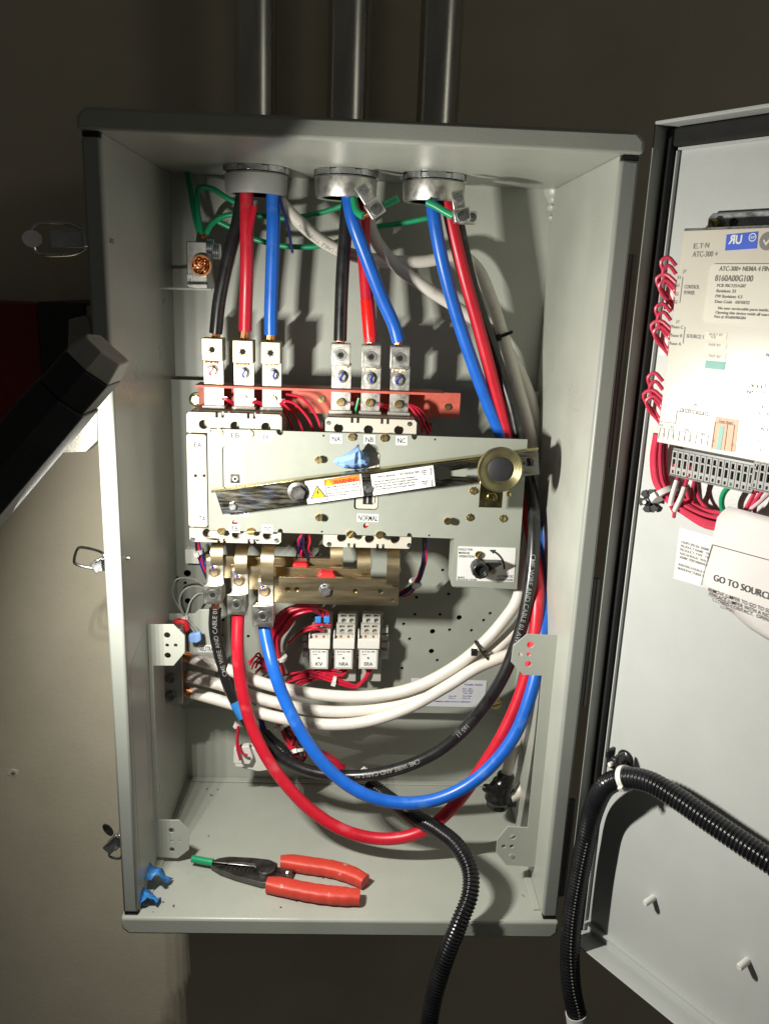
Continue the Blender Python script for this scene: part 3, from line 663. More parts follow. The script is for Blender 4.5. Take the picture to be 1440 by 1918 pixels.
for u, v, kd, hf in ((410, 810, 'slot', .7), (467, 812, 'slot', .7), (659, 818, 'slot', .7), (719, 820, 'slot', .7), (415, 994, 'slot', .8), (470, 994, 'slot', .8), (656, 1000, 'slot', .8), (711, 1001, 'slot', .8)):
    fscrew(op, fp, u, v, 7.5, 'brass', kd, hf=hf, name='plate_screw')
for u, v in ((592, 857), (593, 964), (832, 971)):
    a, b = fp.px(u + 5, v + 2); mb = MB(); r = 7 * fp.sc(u, v); mb.cyl(fp.w(a, b, -.001), fp.w(a, b, .007), .0028, 12); o = mb.build('plunger_post', 'brass', op)
    screw(o, fp.w(a, b, .007), r, r * .6, 'brass', 'slot', fp.ez, 'plunger_head', rot=.9)
for u, v in ((880, 969), (942, 971)): fscrew(op, fp, u, v, 8, 'brass', 'star', hf=.6, name='lock_washer_screw')
for u, v, b_, w_ in ((441, 815, 'EB', 22), (500, 818, 'EC', 22), (630, 822, 'NA', 22), (692, 823, 'NB', 21), (752, 825, 'NC', 21), (439, 990, 'TB', 20), (501, 991, 'TC', 20)):
    sticker(op, fp, u, v, w_, 17 if v < 900 else 16, b_, 9.5)
sticker(op, fp, 689, 970, 40, 15, 'NORMAL', 10.5, wtext=.9); sticker(op, fp, 444, 961, 44, 12, 'EMERGENCY', 8, wtext=.92)
a, b = fp.px(448, 949)
# lower right tab is boxed back to the panel
ft = [fp.px(*q) for q in ((846, 1098), (968, 1104), (852, 1009))]
MB().box((ft[0][0], PL_Y + .0025, ft[0][1]), (ft[0][0] + .002, PL_Y + .045, ft[2][1])).build('plate_return', 'paint_plate', op)
MB().box((ft[0][0] + .0022, PL_Y + .0025, ft[1][1] - .0), (ft[1][0], PL_Y + .04, ft[1][1] + .002)).build('plate_return', 'paint_plate', op)
# brake release label and lever
lp = poly(fp, [(858, 1023), (966, 1026), (962, 1090), (855, 1087)])
bl = MB().prism(fp, lp, .0002, .0006).build('brake_label', 'label_white', op, smooth=False)
lettering(bl, fp, [('HOLD FOR', 859, 1031, 885, 4.6), ('MANUAL', 859, 1037.5, 880, 4.6), ('OPERATION', 858.5, 1044, 888, 4.6), ('AUTOMATIC', 931, 1081.5, 961, 4.6), ('OPERATION', 930, 1088, 960, 4.6), ('BRAKE', 857, 1083, 870, 3.4), ('RELEASE LEVER', 856.5, 1087, 893, 3.4)], c=.0008)
c_ = fp.px(905, 1066); s_ = fp.sc(905, 1060); mb = MB(); ro, ri = 41 * s_, 37.5 * s_
arc = [(c_[0] + ro * math.cos(t), c_[1] + ro * math.sin(t)) for t in [math.radians(2 + 6 * i) for i in range(11)]] + [(c_[0] + ri * math.cos(t), c_[1] + ri * math.sin(t)) for t in [math.radians(62 - 6 * i) for i in range(11)]]
mb.prism(fp, arc, .0007, .0010); e_ = math.radians(62)
hd = [(c_[0] + q * s_ * math.cos(e_ + t), c_[1] + q * s_ * math.sin(e_ + t)) for q, t in ((35, 0), (39, .28), (44, 0))]; mb.prism(fp, hd, .0007, .0010); mb.build('arrow', 'ink', bl, smooth=False)
fscrew(op, fp, 896, 1038, 7, 'brass', 'slot', c=.0006, name='plate_screw', rot=.2); fscrew(op, fp, 924, 1069, 6, 'brass', 'slot', c=.0006, name='plate_screw')
kb = fp.px(896, 1060); k0 = fp.w(kb[0], kb[1], 0); mb = MB()
mb.lathe(k0, fp.ez, [(.0105, .001), (.0100, .020), (.0095, .021), (.0070, .021), (.0066, .016)], 24)
for k in range(12):
    t = k * math.pi / 6; mb.lathe(k0 + (X * math.cos(t) + Z * math.sin(t)) * .0096, fp.ez, [(.0016, .002), (.0014, .0195)], 6)
tip = fp.px(936, 1049); dv = V((tip[0] - kb[0], 0, tip[1] - kb[1])); L_ = dv.length; fk = Fr(k0, dv, Y.cross(dv) if False else (-dv.z, 0, dv.x))
if fk.ez.y > 0: fk = Fr(k0, dv, (dv.z, 0, -dv.x))
sgn = 1
mb.prism(fk, [(.006, -.0085), (L_ * .62, -.0032), (L_, -.0010), (L_, .0015), (.004, .0088)], .003, .015); mb.build('brake_lever', 'black_plastic', op, bevel=.0006)

# ------------------------------------------------------------------ tilted lever
LV_Y = .128; fl0 = front(LV_Y)
q0 = fl0.px(412, 938); q1 = fl0.px(1009, 862); ev = V((q1[0] - q0[0], 0, q1[1] - q0[1])).normalized()
fl = Fr((q0[0], LV_Y, q0[1]), ev, V((-ev.z, 0, ev.x)))
if fl.ez.y > 0: raise RuntimeError('lever frame')
top = [fl.px(u, v)[1] for u, v in ((420, 913), (812, 868), (1008, 843))]; bt = [fl.px(u, v)[1] for u, v in ((418, 966), (680, 930), (812, 911), (1009, 889))]
lt, lb = sum(top) / 3, sum(bt) / 4; x1 = fl.px(1009, 865)[0]
lev = thing('operating_lever', 'long tilted brass-toned channel lever with warning labels and round knob', 'lever', fl.w(0, lb))
sl = [fl.px(u, v) for u, v in ((814, 880), (824, 875), (836, 876), (846, 882), (898, 873), (898, 895), (846, 892), (838, 897), (824, 900), (814, 893))]
slot2 = [fl.px(u, v) for u, v in ((985, 858), (994, 857), (999, 862), (998, 872), (985, 874))]
MB().prism(fl, [[(0, lb), (x1, lb), (x1, lt), (-.004, lt)], sl, slot2], -.0025, 0).build('channel_web', 'iridescent', lev, bevel=.0004)
x_fl = fl.px(905, 856)[0]
MB().prism(fl, [(-.006, lt), (x_fl, lt), (x_fl, lt + .0026), (-.006, lt + .0026)], -.0025, .011).build('channel_flange', 'yellow_zinc', lev, bevel=.0006)
MB().prism(fl, [(x_fl + .002, lt), (x1, lt), (x1, lt + .0026), (x_fl + .002, lt + .0026)], -.0025, .004).build('channel_flange', 'yellow_zinc', lev, bevel=.0006)
for u, v, r, m, k in ((436, 948, 8, 'zinc', 'hex'), (559, 922, 15, 'dark_steel', 'hex'), (690, 915, 8, 'zinc', 'hex')):
    fscrew(lev, fl, u, v, r, m, k, hf=.65, name='lever_bolt', washer=r * 1.35 * fl.sc(u, v) if r > 10 else 0)
# warning label
def quad_label(pts, m, c=.0002, name='label'): return MB().prism(fl, [fl.px(u, v) for u, v in pts], c, c + .0004).build(name, m, lev, smooth=False)
wl_ = quad_label([(571, 901), (676, 885), (681, 929), (576, 944)], 'label_white', name='warning_label')
A0 = fl.px(572, 922); 
def on(lx, ly): a_ = fl.px(571, 901); b_ = fl.px(676, 885); h_ = fl.px(576, 944); return (a_[0] + (b_[0] - a_[0]) * lx + (h_[0] - a_[0]) * ly, a_[1] + (b_[1] - a_[1]) * lx + (h_[1] - a_[1]) * ly)
wd_ = math.dist(on(0, 0), on(1, 0)); ht_ = math.dist(on(0, 0), on(0, 1))
MB().prism(fl, [on(.335, .06), on(.955, .06), on(.965, .345), on(.345, .345)], .0007, .0009).build('orange_band', 'warning_orange', wl_, smooth=False)
MB().prism(fl, [on(.205, .24), on(.345, .80), on(.065, .80)], .0007, .0009).build('triangle_border', 'ink', wl_, smooth=False)
MB().prism(fl, [on(.205, .33), on(.312, .765), on(.098, .765)], .0010, .0012).build('triangle', 'warning_yellow', wl_, smooth=False)
MB().prism(fl, [on(.41, .095), on(.465, .31), on(.355, .31)], .0010, .0012).build('triangle', 'warning_yellow', wl_, smooth=False)
mb = MB(); mb.prism(fl, [on(.215, .42), on(.175, .58), on(.200, .58), on(.185, .72), on(.235, .53), on(.210, .53), on(.230, .43)], .0013, .0014)
mb.prism(fl, [on(.406, .16), on(.414, .16), on(.413, .25), on(.407, .25)], .0013, .0014); mb.prism(fl, [on(.406, .27), on(.414, .27), on(.414, .29), on(.406, .29)], .0013, .0014)
for s in ([on(.03, .06), on(.955, .06), on(.955, .075), on(.03, .075)], [on(.03, .93), on(.965, .93), on(.965, .945), on(.03, .945)], [on(.03, .06), on(.036, .06), on(.036, .94), on(.03, .94)], [on(.335, .06), on(.342, .06), on(.352, .93), on(.345, .93)], [on(.955, .06), on(.962, .06), on(.968, .94), on(.961, .94)]): mb.prism(fl, s, .0013, .00135)
for tx, lx, ly, wx, hh in (('HAZARDOUS VOLTAGE', .36, .45, .56, .075), ('Could cause severe injury or death.', .36, .565, .59, .075), ('Disconnect all power sources', .36, .71, .58, .075), ('before servicing.', .36, .81, .34, .075)):
    a, b = on(lx, ly); text_on(mb, fl, tx, a, b, hh * ht_, wx * wd_, c=.0013)
mb.build('lettering', 'ink', wl_, smooth=False)
mb = MB(); a, b = on(.49, .305); text_on(mb, fl, 'WARNING', a, b, .165 * ht_, .44 * wd_, bold=.03, c=.0013); mb.build('warning_lettering', 'ink_red', wl_, smooth=False)
il = quad_label([(694, 889), (811, 871), (815, 910), (699, 928)], 'label_white', name='instruction_label')
def on(lx, ly): a_ = fl.px(694, 889); b_ = fl.px(811, 871); h_ = fl.px(699, 928); return (a_[0] + (b_[0] - a_[0]) * lx + (h_[0] - a_[0]) * ly, a_[1] + (b_[1] - a_[1]) * lx + (h_[1] - a_[1]) * ly)
wd_ = math.dist(on(0, 0), on(1, 0)); ht_ = math.dist(on(0, 0), on(0, 1)); mb = MB()
for tx, lx, ly, wx, hh in (('TO OPERATE MANUALLY - OR IF BREAKER TRIPS', .03, .20, .74, .10), ('TURN AND HOLD BRAKE RELEASE LEVER TO HOLD FOR MANUAL', .03, .40, .66, .075), ('OPERATION POSITION AND THEN ROTATE MANUAL OPERATOR KNOB', .03, .525, .70, .075), ('EITHER DIRECTION TO MOVE UP INTO DESIRED POSITION. THEN', .03, .65, .64, .075), ('LET GO OF BRAKE RELEASE LEVER FOR AUTOMATIC OPERATION', .05, .775, .63, .075), ('NORMAL', .80, .22, .09, .06), ('SOURCE', .80, .31, .09, .06), ('ON', .825, .40, .04, .06), ('EMERGENCY', .79, .72, .12, .06), ('SOURCE', .80, .81, .09, .06), ('ON', .825, .90, .04, .06)):
    a, b = on(lx, ly); text_on(mb, fl, tx, a, b, hh * ht_, wx * wd_, c=.0008)
for y0, y1, hd in ((.17, .45, .10), (.93, .66, .99)):
    mb.prism(fl, [on(.948, y0), on(.956, y0), on(.956, y1), on(.948, y1)], .0007, .0009); mb.prism(fl, [on(.952, hd), on(.938, y0), on(.966, y0)], .0007, .0009)
mb.build('lettering', 'ink', il, smooth=False)
# round knob
kc = P(937, 880, .085); s_ = front(.085).sc(937, 880); R_ = 42.5 * s_
mb = MB(); prof = [(.0030, -.002), (.0085, -.002)]
mb.lathe(kc, (0, -1, 0), [(.005, -.045), (.008, -.044), (.008, -.006), (R_ * .96, -.005), (R_, -.004), (R_, .001), (R_ * .98, .0022), (R_ * .955, .0022)] + [(R_ * (.95 - .055 * i / 2), .0012 - .0003 * i + (.0004 if i % 2 else 0)) for i in range(14)] + [(R_ * .54, -.0028)], 64)
mb.build('knob', 'knob_brass', lev)
MB().lathe(kc, (0, -1, 0), [(R_ * .535, -.003), (R_ * .535, -.0012), (R_ * .50, -.0006)], 40).build('knob_insert', 'knob_grey', lev, bevel=0)
ftb = front(.118); a0, b0, a1, b1 = rect(ftb, 898, 898, 942, 951)
tb = MB().prism(ftb, rloop(a0, b0, a1, b1), -.0015, 0).build('knob_tab', 'yellow_zinc', lev, bevel=.0003)
fscrew(tb, ftb, 921, 931, 9.5, 'yellow_zinc', 'socket', hf=.6, name='tab_nut'); fscrew(op, fp, 886, 919, 8, 'brass', 'star', hf=.8, name='lock_washer_screw'); fscrew(op, fp, 953, 925, 6, 'brass', 'star', hf=.8, name='lock_washer_screw')

# ------------------------------------------------------------------ red insulating barrier
SH_F, SH_B = .188, .222
rb = thing('insulating_barrier', 'dark red insulating board running behind and between the upper lugs', 'barrier', P(610, 770, SH_B))
fF, fB = front(SH_F), front(SH_B)
zl = fF.px(610, 731)[1]; xa = fF.px(365, 717)[0]; xb = fF.px(832, 738)[0]
g = []
for lg in ((382, 419), (438, 476), (491, 528), (620, 657), (676, 713), (730, 767)): g.append((flg.px(lg[0], 730)[0] - .0015, flg.px(lg[1], 730)[0] + .0015))
fz = Fr((0, 0, zl), X, Y)
hl = [[(u0, LUG_Y - .0015), (u1, LUG_Y - .0015), (u1, LUG_Y + .0075), (u0, LUG_Y + .0075)] for u0, u1 in g]
MB().prism(fz, [[(xa, SH_F), (xb, SH_F), (xb, SH_B + .003), (xa, SH_B + .003)]] + hl, -.0015, .0013).build('barrier_shelf', 'barrier_red', rb)
a0, b0, a1, b1 = rect(fB, 372, 731, 862, 775)
MB().prism(fB, [(a0, b0), (a1, b0), (a1, zl - .0018), (a0, zl - .0018)], -.003, 0).build('barrier_board', 'barrier_red', rb, bevel=.0004)
for u, v in ((602, 747), (838, 762)): fscrew(rb, fB, u, v, 6.5, 'brass', 'slot', hf=.6, name='barrier_screw')

# ------------------------------------------------------------------ load bus bars with lower lugs
bus = thing('bus_bars', 'stepped bronze-coloured bus bars below the operating plate with three lower lugs', 'bus bar', P(600, 1132, .19))
BY = [.206, .184, .160]
def bar(y, loops, name='bus_bar', th=.006):
    f = front(y); return MB().prism(f, loops(f), -th, 0).build(name, 'bus_metal', bus, bevel=.0006)
def rl(f, *a): return rloop(*rect(f, *a))
b1_ = bar(BY[0], lambda f: [rl(f, 385, 1044, 642, 1085)])
b2_ = bar(BY[1], lambda f: [rl(f, 432, 1063, 694, 1106)])
f = front(BY[2])
b3_ = bar(BY[2], lambda f: [rl(f, 484, 1083, 747, 1132), hole(f, 539, 1104, 5), hole(f, 556, 1104, 5), hole(f, 665, 1107, 4.5), hole(f, 712, 1108, 5), hole(f, 737, 1095, 3.5), hole(f, 735, 1124, 3.5)])
def strap(y, u0, u1, v0, v1, par):
    f = front(y); a0, b0, a1, b1 = rect(f, u0, v0, u1, v1); pts = [V((0, y - .002, b0 - .004))]
    for i in range(8): t = math.pi / 2 * i / 7; pts.append(V((0, y - .002 + .016 * (1 - math.cos(t)), b1 - .016 + .016 * math.sin(t))))
    pts.append(V((0, y + .05, b1)))
    mb = MB(); vs = []; n = len(pts)
    for q in pts:
        for x in (a0, a1): vs.append(V((x, q.y, q.z)))
    for k, q in enumerate(pts):
        nx = pts[min(k + 1, n - 1)]; pv = pts[max(k - 1, 0)]; t = (nx - pv).normalized(); nn = V((0, -t.z, t.y)) if True else t
        for x in (a0, a1): vs.append(V((x, q.y - nn.y * -.003, q.z - nn.z * -.003)))
    fc = []
    for k in range(n - 1):
        i = 2 * k; m_ = 2 * n; fc += [(i, i + 1, i + 3, i + 2), (m_ + i, m_ + i + 2, m_ + i + 3, m_ + i + 1), (i, i + 2, m_ + i + 2, m_ + i), (i + 1, m_ + i + 1, m_ + i + 3, i + 3)]
    fc += [(0, 2 * n, 2 * n + 1, 1), (2 * n - 2, 2 * n - 1, 4 * n - 1, 4 * n - 2)]
    mb.add(vs, fc); return mb.build('strap', 'bus_metal', par)
strap(BY[0] - .006, 395, 418, 1020, 1050, b1_); strap(BY[0] - .006, 619, 642, 1022, 1050, b1_)
strap(BY[1] - .006, 440, 463, 1034, 1066, b2_); strap(BY[1] - .006, 669, 694, 1038, 1066, b2_)
strap(BY[2] - .006, 489, 513, 1031, 1086, b3_); strap(BY[2] - .006, 724, 748, 1038, 1088, b3_)
for y, pts_ in ((.200, [(547, 1061), (551, 1050), (575, 1050), (580, 1061)]), (.178, [(592, 1080), (600, 1067), (624, 1067), (632, 1080)])):
    f = front(y); MB().prism(f, poly(f, pts_), 0, .012).build('red_spacer', 'plug_red', bus, bevel=.0015)
def mark_bolt(par, f, u, v, rp, m='zinc_dull'):
    fscrew(par, f, u, v, rp, m, 'hex', hf=.8, name='bolt', washer=rp * 1.3 * f.sc(u, v)); a, b = f.px(u - 7, v - 7, .004); marker(par, (a, b), Fr(f.w(0, 0, .0045), X, Z), 'ink_blue', .75, .7)
mark_bolt(b3_, f := front(BY[2]), 610, 1106, 10)
fscrew(b2_, front(BY[1]), 681, 1075, 4, 'brass', 'slot'); fscrew(b1_, front(BY[0]), 629, 1057, 4, 'brass', 'slot')
LOWLUG = []
for y, tg_, bk_, bt_, sc_ in ((BY[0], (386, 1049, 419, 1098), (381, 1097, 415, 1132), (402, 1070), (397, 1114)), (BY[1], (434, 1068, 465, 1116), (425, 1114, 460, 1152), (448, 1087), (443, 1134)), (BY[2], (483, 1088, 512, 1136), (473, 1135, 511, 1175), (496, 1107), (492, 1156))):
    yb = y - .032; f = front(y - .004); fb_ = front(yb); A = rect(fb_, *bk_); B = rect(f, *tg_)
    mb = MB(); mb.prism(f, rloop(B[0], B[1] - .001, B[2], B[3]), -.0038, 0)
    # sloped body from the tongue forward to the block
    x0, x1_ = min(A[0], B[0]) + .001, max(A[2], B[2]); fy = Fr((0, 0, 0), (0, -1, 0), Z)
    zt_ = B[1] + .004
    for xs in ((A[0], A[2]),):
        vs = [V((xs[0], y - .0005, zt_)), V((xs[1], y - .0005, zt_)), V((xs[0], y - .006, zt_)), V((xs[1], y - .006, zt_)), V((xs[0], yb, A[3])), V((xs[1], yb, A[3])), V((xs[0], yb, A[1])), V((xs[1], yb, A[1])), V((xs[0], y - .0005, A[1])), V((xs[1], y - .0005, A[1]))]
        mb.add(vs, [(0, 2, 3, 1), (2, 4, 5, 3), (4, 6, 7, 5), (6, 8, 9, 7), (8, 0, 1, 9), (0, 8, 6, 4, 2), (1, 3, 5, 7, 9)])
    l = mb.build('lug', 'lug_aluminium', bus, bevel=.0009)
    ca, cb = (A[0] + A[2]) / 2, (A[1] + A[3]) / 2
    MB().lathe(fb_.w(ca, cb, -.0005), fb_.ez, [(.0036, 0), (.0042, .0012), (.0046, .0016), (.0068, .0016), (.0072, .0005), (.0088, .0003), (.0092, 0)], 28).build('set_screw', 'zinc_dull', l)
    MB().lathe(fb_.w(ca, cb, -.0001), fb_.ez, [(.0038, 0), (.0038, .0003)], 6).build('socket_shade', 'hole_shade', l)  # socket shade painted as a black disc, as on the upper lugs
    mark_bolt(l, f, *bt_, 8.5, 'bus_metal')
    # copper strands seen through the sloped window
    wz = (zt_ * .5 + A[3] * .5); wy = (y - .006) * .5 + yb * .5; tn = (V((0, yb, A[3])) - V((0, y - .006, zt_))).normalized(); nn = V((0, tn.z, -tn.y)); nn = nn if nn.y < 0 else -nn
    fw_ = Fr(V((ca, wy, wz)) + nn * .0002, X, -tn); lpz = [(.0085 * math.cos(t * .35), .0030 * math.sin(t * .35)) for t in range(18)]
    MB().prism(fw_, lpz, 0, .0006).build('wire_window', 'copper', l, smooth=False)
    LOWLUG.append((V((ca, (y + yb) / 2 - .003, A[1])), l))

# ================================================================== power cables
CR = .0079
def cable(name, label, m, pts, group=None, r=CR, cat='cable', step=.006, root=True):
    path = spline(pts, step)
    o = MB().tube(path, r, 18).build(name, m, ang=50); tag(o, label, cat, group); return o, path
UP = 'power cables coming down from the conduits'; LD = 'load cables looping along the bottom of the enclosure'; NT = 'white neutral cables'
by = .195
def up(name, label, m, px, strip):
    o, path = cable(name, label, m, pp(px), UP); e = path[-1]; strands(o, e - (e - path[-3]) * .2, e + V((0, 0, -.012)), CR * .62, 14); return o, path
up('cable', 'short black cable from the left conduit into lug EA', 'cable_black', [(457, 345, .195), (447, 410, .192), (428, 480, .192), (411, 560, .194), (404, 624, .196)], 1)
up('cable', 'short red cable from the left conduit into lug EB', 'cable_red', [(462, 345, .183), (462, 400, .182), (462, 500, .186), (460, 580, .194), (459, 619, .196)], 1)
o, _ = up('cable', 'short blue cable from the left conduit into lug EC', 'cable_blue', [(511, 345, .186), (512, 420, .185), (509, 520, .190), (507, 590, .194), (507, 626, .196)], 1)
up('cable', 'short black cable from the middle conduit into lug NA', 'cable_black', [(654, 355, .195), (648, 420, .195), (641, 520, .195), (638, 600, .196), (637, 638, .196)], 1)
ored, pr_ = up('cable', 'short red cable from the middle conduit wrapped with brighter red tape near lug NB', 'cable_red', [(684, 360, .205), (680, 430, .204), (684, 510, .200), (690, 590, .196), (694, 640, .196)], 1)
n_ = len(pr_); MB().tube(pr_[int(n_ * .70):-1], CR + .0006, 18).build('tape_wrap', 'tape_red', ored)
up('cable', 'short blue cable crossing in front from the middle conduit to lug NC', 'cable_blue', [(650, 355, .176), (660, 410, .174), (685, 480, .180), (716, 560, .190), (738, 610, .195), (746, 640, .196)], 1)
# tape flag on the left red cable
lp = spline(pp([(466, 440, .176), (472, 410, .176), (477, 385, .177)]), .004); mb = MB(); mb.tube(lp, .0035, 8); tf = mb.build('tape_tail', 'cable_red'); tag(tf, 'loose tail of red tape on the red cable under the left conduit', 'tape')
# thin loose navy wire
nw = MB(); path = spline(pp([(522, 355, .185), (528, 385, .180), (541, 430, .178), (545, 460, .178), (548, 473, .178)]), .004); nw.tube(path, .0017, 8); nw = nw.build('loose_wire', 'wire_navy'); tag(nw, 'thin navy wire dangling loose beside the blue cable under the left conduit', 'wire')
MB().lathe(path[-1] - V((0, 0, .0012)), Z, [(.0012, 0), (.0012, .003)], 8).build('wire_tip', 'zinc', nw)

# --- load cables from the right conduit round to the lower lugs
la, lb_, lc_ = [q[0] for q in LOWLUG]
pts = pp([(848, 345, .200), (858, 420, .203), (885, 540, .210), (925, 660, .215), (958, 760, .208), (975, 840, .200), (996, 930, .170), (1000, 1010, .140), (992, 1100, .120), (972, 1190, .110), (938, 1275, .105), (885, 1350, .108), (820, 1408, .115), (740, 1442, .125), (660, 1454, .135), (575, 1443, .145), (510, 1408, .155), (462, 1350, .165), (430, 1290, .172), (412, 1230, .178), (402, 1175, .182)]) + [la + V((.001, 0, -.010))]
cb, pb = cable('cable', 'long black cable with printed lettering looping from the right conduit to the left lower lug', 'cable_black', pts, LD)
strands(cb, la + V((.001, 0, -.012)), la + V((.001, 0, .004)), CR * .7, 14)
mb = MB(); Ls = [0]
for i in range(1, len(pb)): Ls.append(Ls[-1] + (pb[i] - pb[i - 1]).length)
def at_len(u, v): return min(range(len(pb)), key=lambda i: (V(pix(pb[i])) - V((u, v))).length)
def pix(p):
    d = RM.transposed() @ (p - CAM); return (720 + F_PX * d.x / d.y, 959 - F_PX * d.z / d.y)
cable_text(mb, pb, 'CME WIRE AND CABLE 01 AWG', Ls[at_len(1003, 1040)], .0056, CR, None)
cable_text(mb, pb, '165 11', Ls[at_len(880, 1352)], .0056, CR, None)
cable_text(mb, pb, 'CME WIRE AND CABLE 01', Ls[at_len(790, 1424)], .0056, CR, None)
cable_text(mb, pb, 'CME WIRE AND CABLE 01', Ls[at_len(420, 1262)], .0056, CR, None)
stuff(mb.build('lettering', 'wire_grey', cb, smooth=False))
i0 = at_len(436, 1318); i1 = at_len(447, 1345); MB().tube(pb[min(i0, i1):max(i0, i1) + 1], CR + .0007, 18).build('blue_tape_wrap', 'tape_blue', cb)
pts = pp([(832, 345, .190), (842, 400, .188), (865, 500, .192), (898, 620, .200), (930, 740, .206), (950, 815, .208), (975, 900, .200), (994, 1000, .170), (1006, 1080, .135), (1006, 1140, .115), (997, 1220, .100), (975, 1300, .090), (942, 1375, .082), (897, 1447, .080), (845, 1515, .082), (790, 1558, .085), (725, 1572, .090), (655, 1560, .098), (585, 1520, .108), (520, 1450, .122), (475, 1370, .135), (453, 1290, .145), (445, 1220, .152)]) + [lb_ + V((0, .002, -.006)), lb_ + V((0, .002, .003))]
cable('cable', 'long red cable sagging lowest over the enclosure floor from the middle lower lug', 'cable_red', pts, LD)
pts = pp([(806, 345, .185), (812, 400, .180), (826, 480, .183), (852, 580, .192), (885, 680, .200), (915, 760, .206), (945, 830, .208), (980, 920, .200), (1008, 1000, .175), (1020, 1070, .150), (1020, 1140, .120), (1010, 1230, .095), (994, 1300, .080), (965, 1375, .070), (922, 1433, .066), (868, 1476, .065), (808, 1500, .066), (745, 1504, .070), (682, 1488, .076), (625, 1450, .085), (575, 1390, .096), (535, 1315, .108), (510, 1245, .118)]) + [lc_ + V((0, .004, -.006)), lc_ + V((0, .004, .003))]
cable('cable', 'long blue cable looping above the sagging red one from the right lower lug', 'cable_blue', pts, LD)

# --- neutral block with three white cables
fn = front(.165)
neu = thing('neutral_block', 'grey metal neutral terminal block half hidden behind the left bracket', 'terminal block', P(325, 1320, .18))
a0, b0, a1, b1 = rect(fn, 290, 1178, 341, 1318)
nb_ = MB().box((a0, .165, b0), (a1, .195, b1)).build('block', 'zinc_dull', neu, bevel=.001)
for v in (1237, 1270, 1303): fscrew(nb_, fn, 320, v, 10, 'dark_steel', 'socket', hf=.4, name='set_screw')
fn2 = front(.20); a0, b0, a1, b1 = rect(fn2, 315, 1150, 402, 1330)
MB().prism(fn2, [fn2.px(*q) for q in ((316, 1150), (364, 1150), (372, 1142), (398, 1142), (402, 1290), (345, 1322), (318, 1322))], -.003, 0).build('support_plate', 'paint', neu, bevel=.0005)
MB().box((a0 + .01, .203, b0 + .02), (a1 - .01, SUB_Y - .0005, b0 + .03)).build('support_foot', 'paint_dark', neu)
sticker(neu, Fr((0, .1998, 0), X, Z), 388, 1215, 34, 15, 'NEUTRAL', 9, wtext=.9)
fred = front(.192); MB().prism(fred, poly(fred, [(321, 1170), (330, 1156), (350, 1158), (358, 1176), (346, 1185), (325, 1182)]), 0, .008).build('red_cap', 'plug_red', neu, bevel=.003)
sp = front(.188); MB().prism(sp, poly(sp, [(355, 1185), (377, 1180), (379, 1196), (374, 1200), (355, 1199)]), 0, .008).build('spade_sleeve', 'tape_blue_pale', neu, bevel=.002)
def white(label, pts, stripped=True, r=.0077):
    o, path = cable('cable', label, 'cable_white', pts, NT, r); 
    if stripped: strands(o, path[0] + (path[1] - path[0]) * .5, path[0] - V((.013, 0, -.003)), r * .75, 16, splay=1.15)
    return o, path
rt = [(968, 1125, .165), (985, 1040, .190), (999, 960, .212), (1004, 880, .225), (990, 800, .232), (968, 720, .236), (945, 640, .238), (920, 560, .240), (893, 502, .242), (860, 478, .243)]
w1, pw1 = white('upper white cable at the neutral block, rising right and back up to the left conduit', pp([(358, 1233, .180), (415, 1250, .178), (500, 1282, .172), (590, 1300, .165), (680, 1305, .160), (770, 1290, .156), (850, 1250, .154), (910, 1200, .156), (945, 1160, .160)] + rt + [(800, 488, .238), (740, 490, .232), (670, 480, .226), (610, 455, .222), (560, 415, .214), (520, 370, .205), (510, 335, .200)]))
mb = MB(); Ls = [0]
for i in range(1, len(pw1)): Ls.append(Ls[-1] + (pw1[i] - pw1[i - 1]).length)
pb = pw1; cable_text(mb, pw1, 'CME WIRE AND CABLE  TYPE THHN', Ls[at_len(690, 484)], .004, .0077, (0, -1, -.6)); mb.build('lettering', 'ink_soft', w1, smooth=False)
white('middle white cable at the neutral block, tucked between the other two', pp([(352, 1268, .180), (410, 1282, .178), (500, 1312, .172), (600, 1332, .166), (690, 1330, .162), (780, 1308, .160), (860, 1264, .158), (930, 1214, .164), (985, 1150, .175), (1006, 1060, .195), (1012, 960, .220)]))
white('lowest white cable at the neutral block, nearest the front', pp([(360, 1298, .178), (430, 1318, .172), (510, 1342, .164), (600, 1357, .156), (680, 1353, .150), (760, 1328, .146), (840, 1284, .144), (895, 1250, .144), (950, 1228, .146), (1000, 1215, .150), (1022, 1150, .165), (1022, 1040, .195), (1018, 940, .222), (1004, 850, .236)]))
wb, pwb = white('white cable hanging along the right wall that ends in a black taped stub', pp([(690, 365, .215), (695, 430, .222), (730, 485, .228), (800, 540, .238), (870, 585, .246), (930, 630, .250), (975, 700, .252), (1003, 780, .250), (1016, 880, .246), (1022, 1000, .240), (1020, 1120, .225), (1008, 1240, .205), (985, 1340, .190), (960, 1410, .178), (945, 1462, .170)]), False)
e = pwb[-1]; mb = MB()
mb.tube(spline([e + V((.002, .002, .010)), e, e + V((-.006, .0, -.016)), e + V((-.007, .0, -.040))], .003), .0148, 18, rf=lambda t, k: .72 + .5 * min(1, t * 1.6) - .25 * max(0, t - .75) * 4 + .05 * math.sin(k * 1.7))
mb.tube(spline([e + V((-.004, -.004, -.014)), e + V((-.016, -.006, -.012)), e + V((-.030, -.004, -.008))], .003), .0105, 12, rf=lambda t, k: 1 - .55 * t + .06 * math.sin(k * 2.1))
mb.prism(Fr(e + V((.010, -.004, -.022)), (1, .2, 0), Z), [(-.010, -.016), (.008, -.018), (.009, .006), (-.004, .014)], -.0005, .0005)
mb.build('tape_boot', 'tape_black', wb)
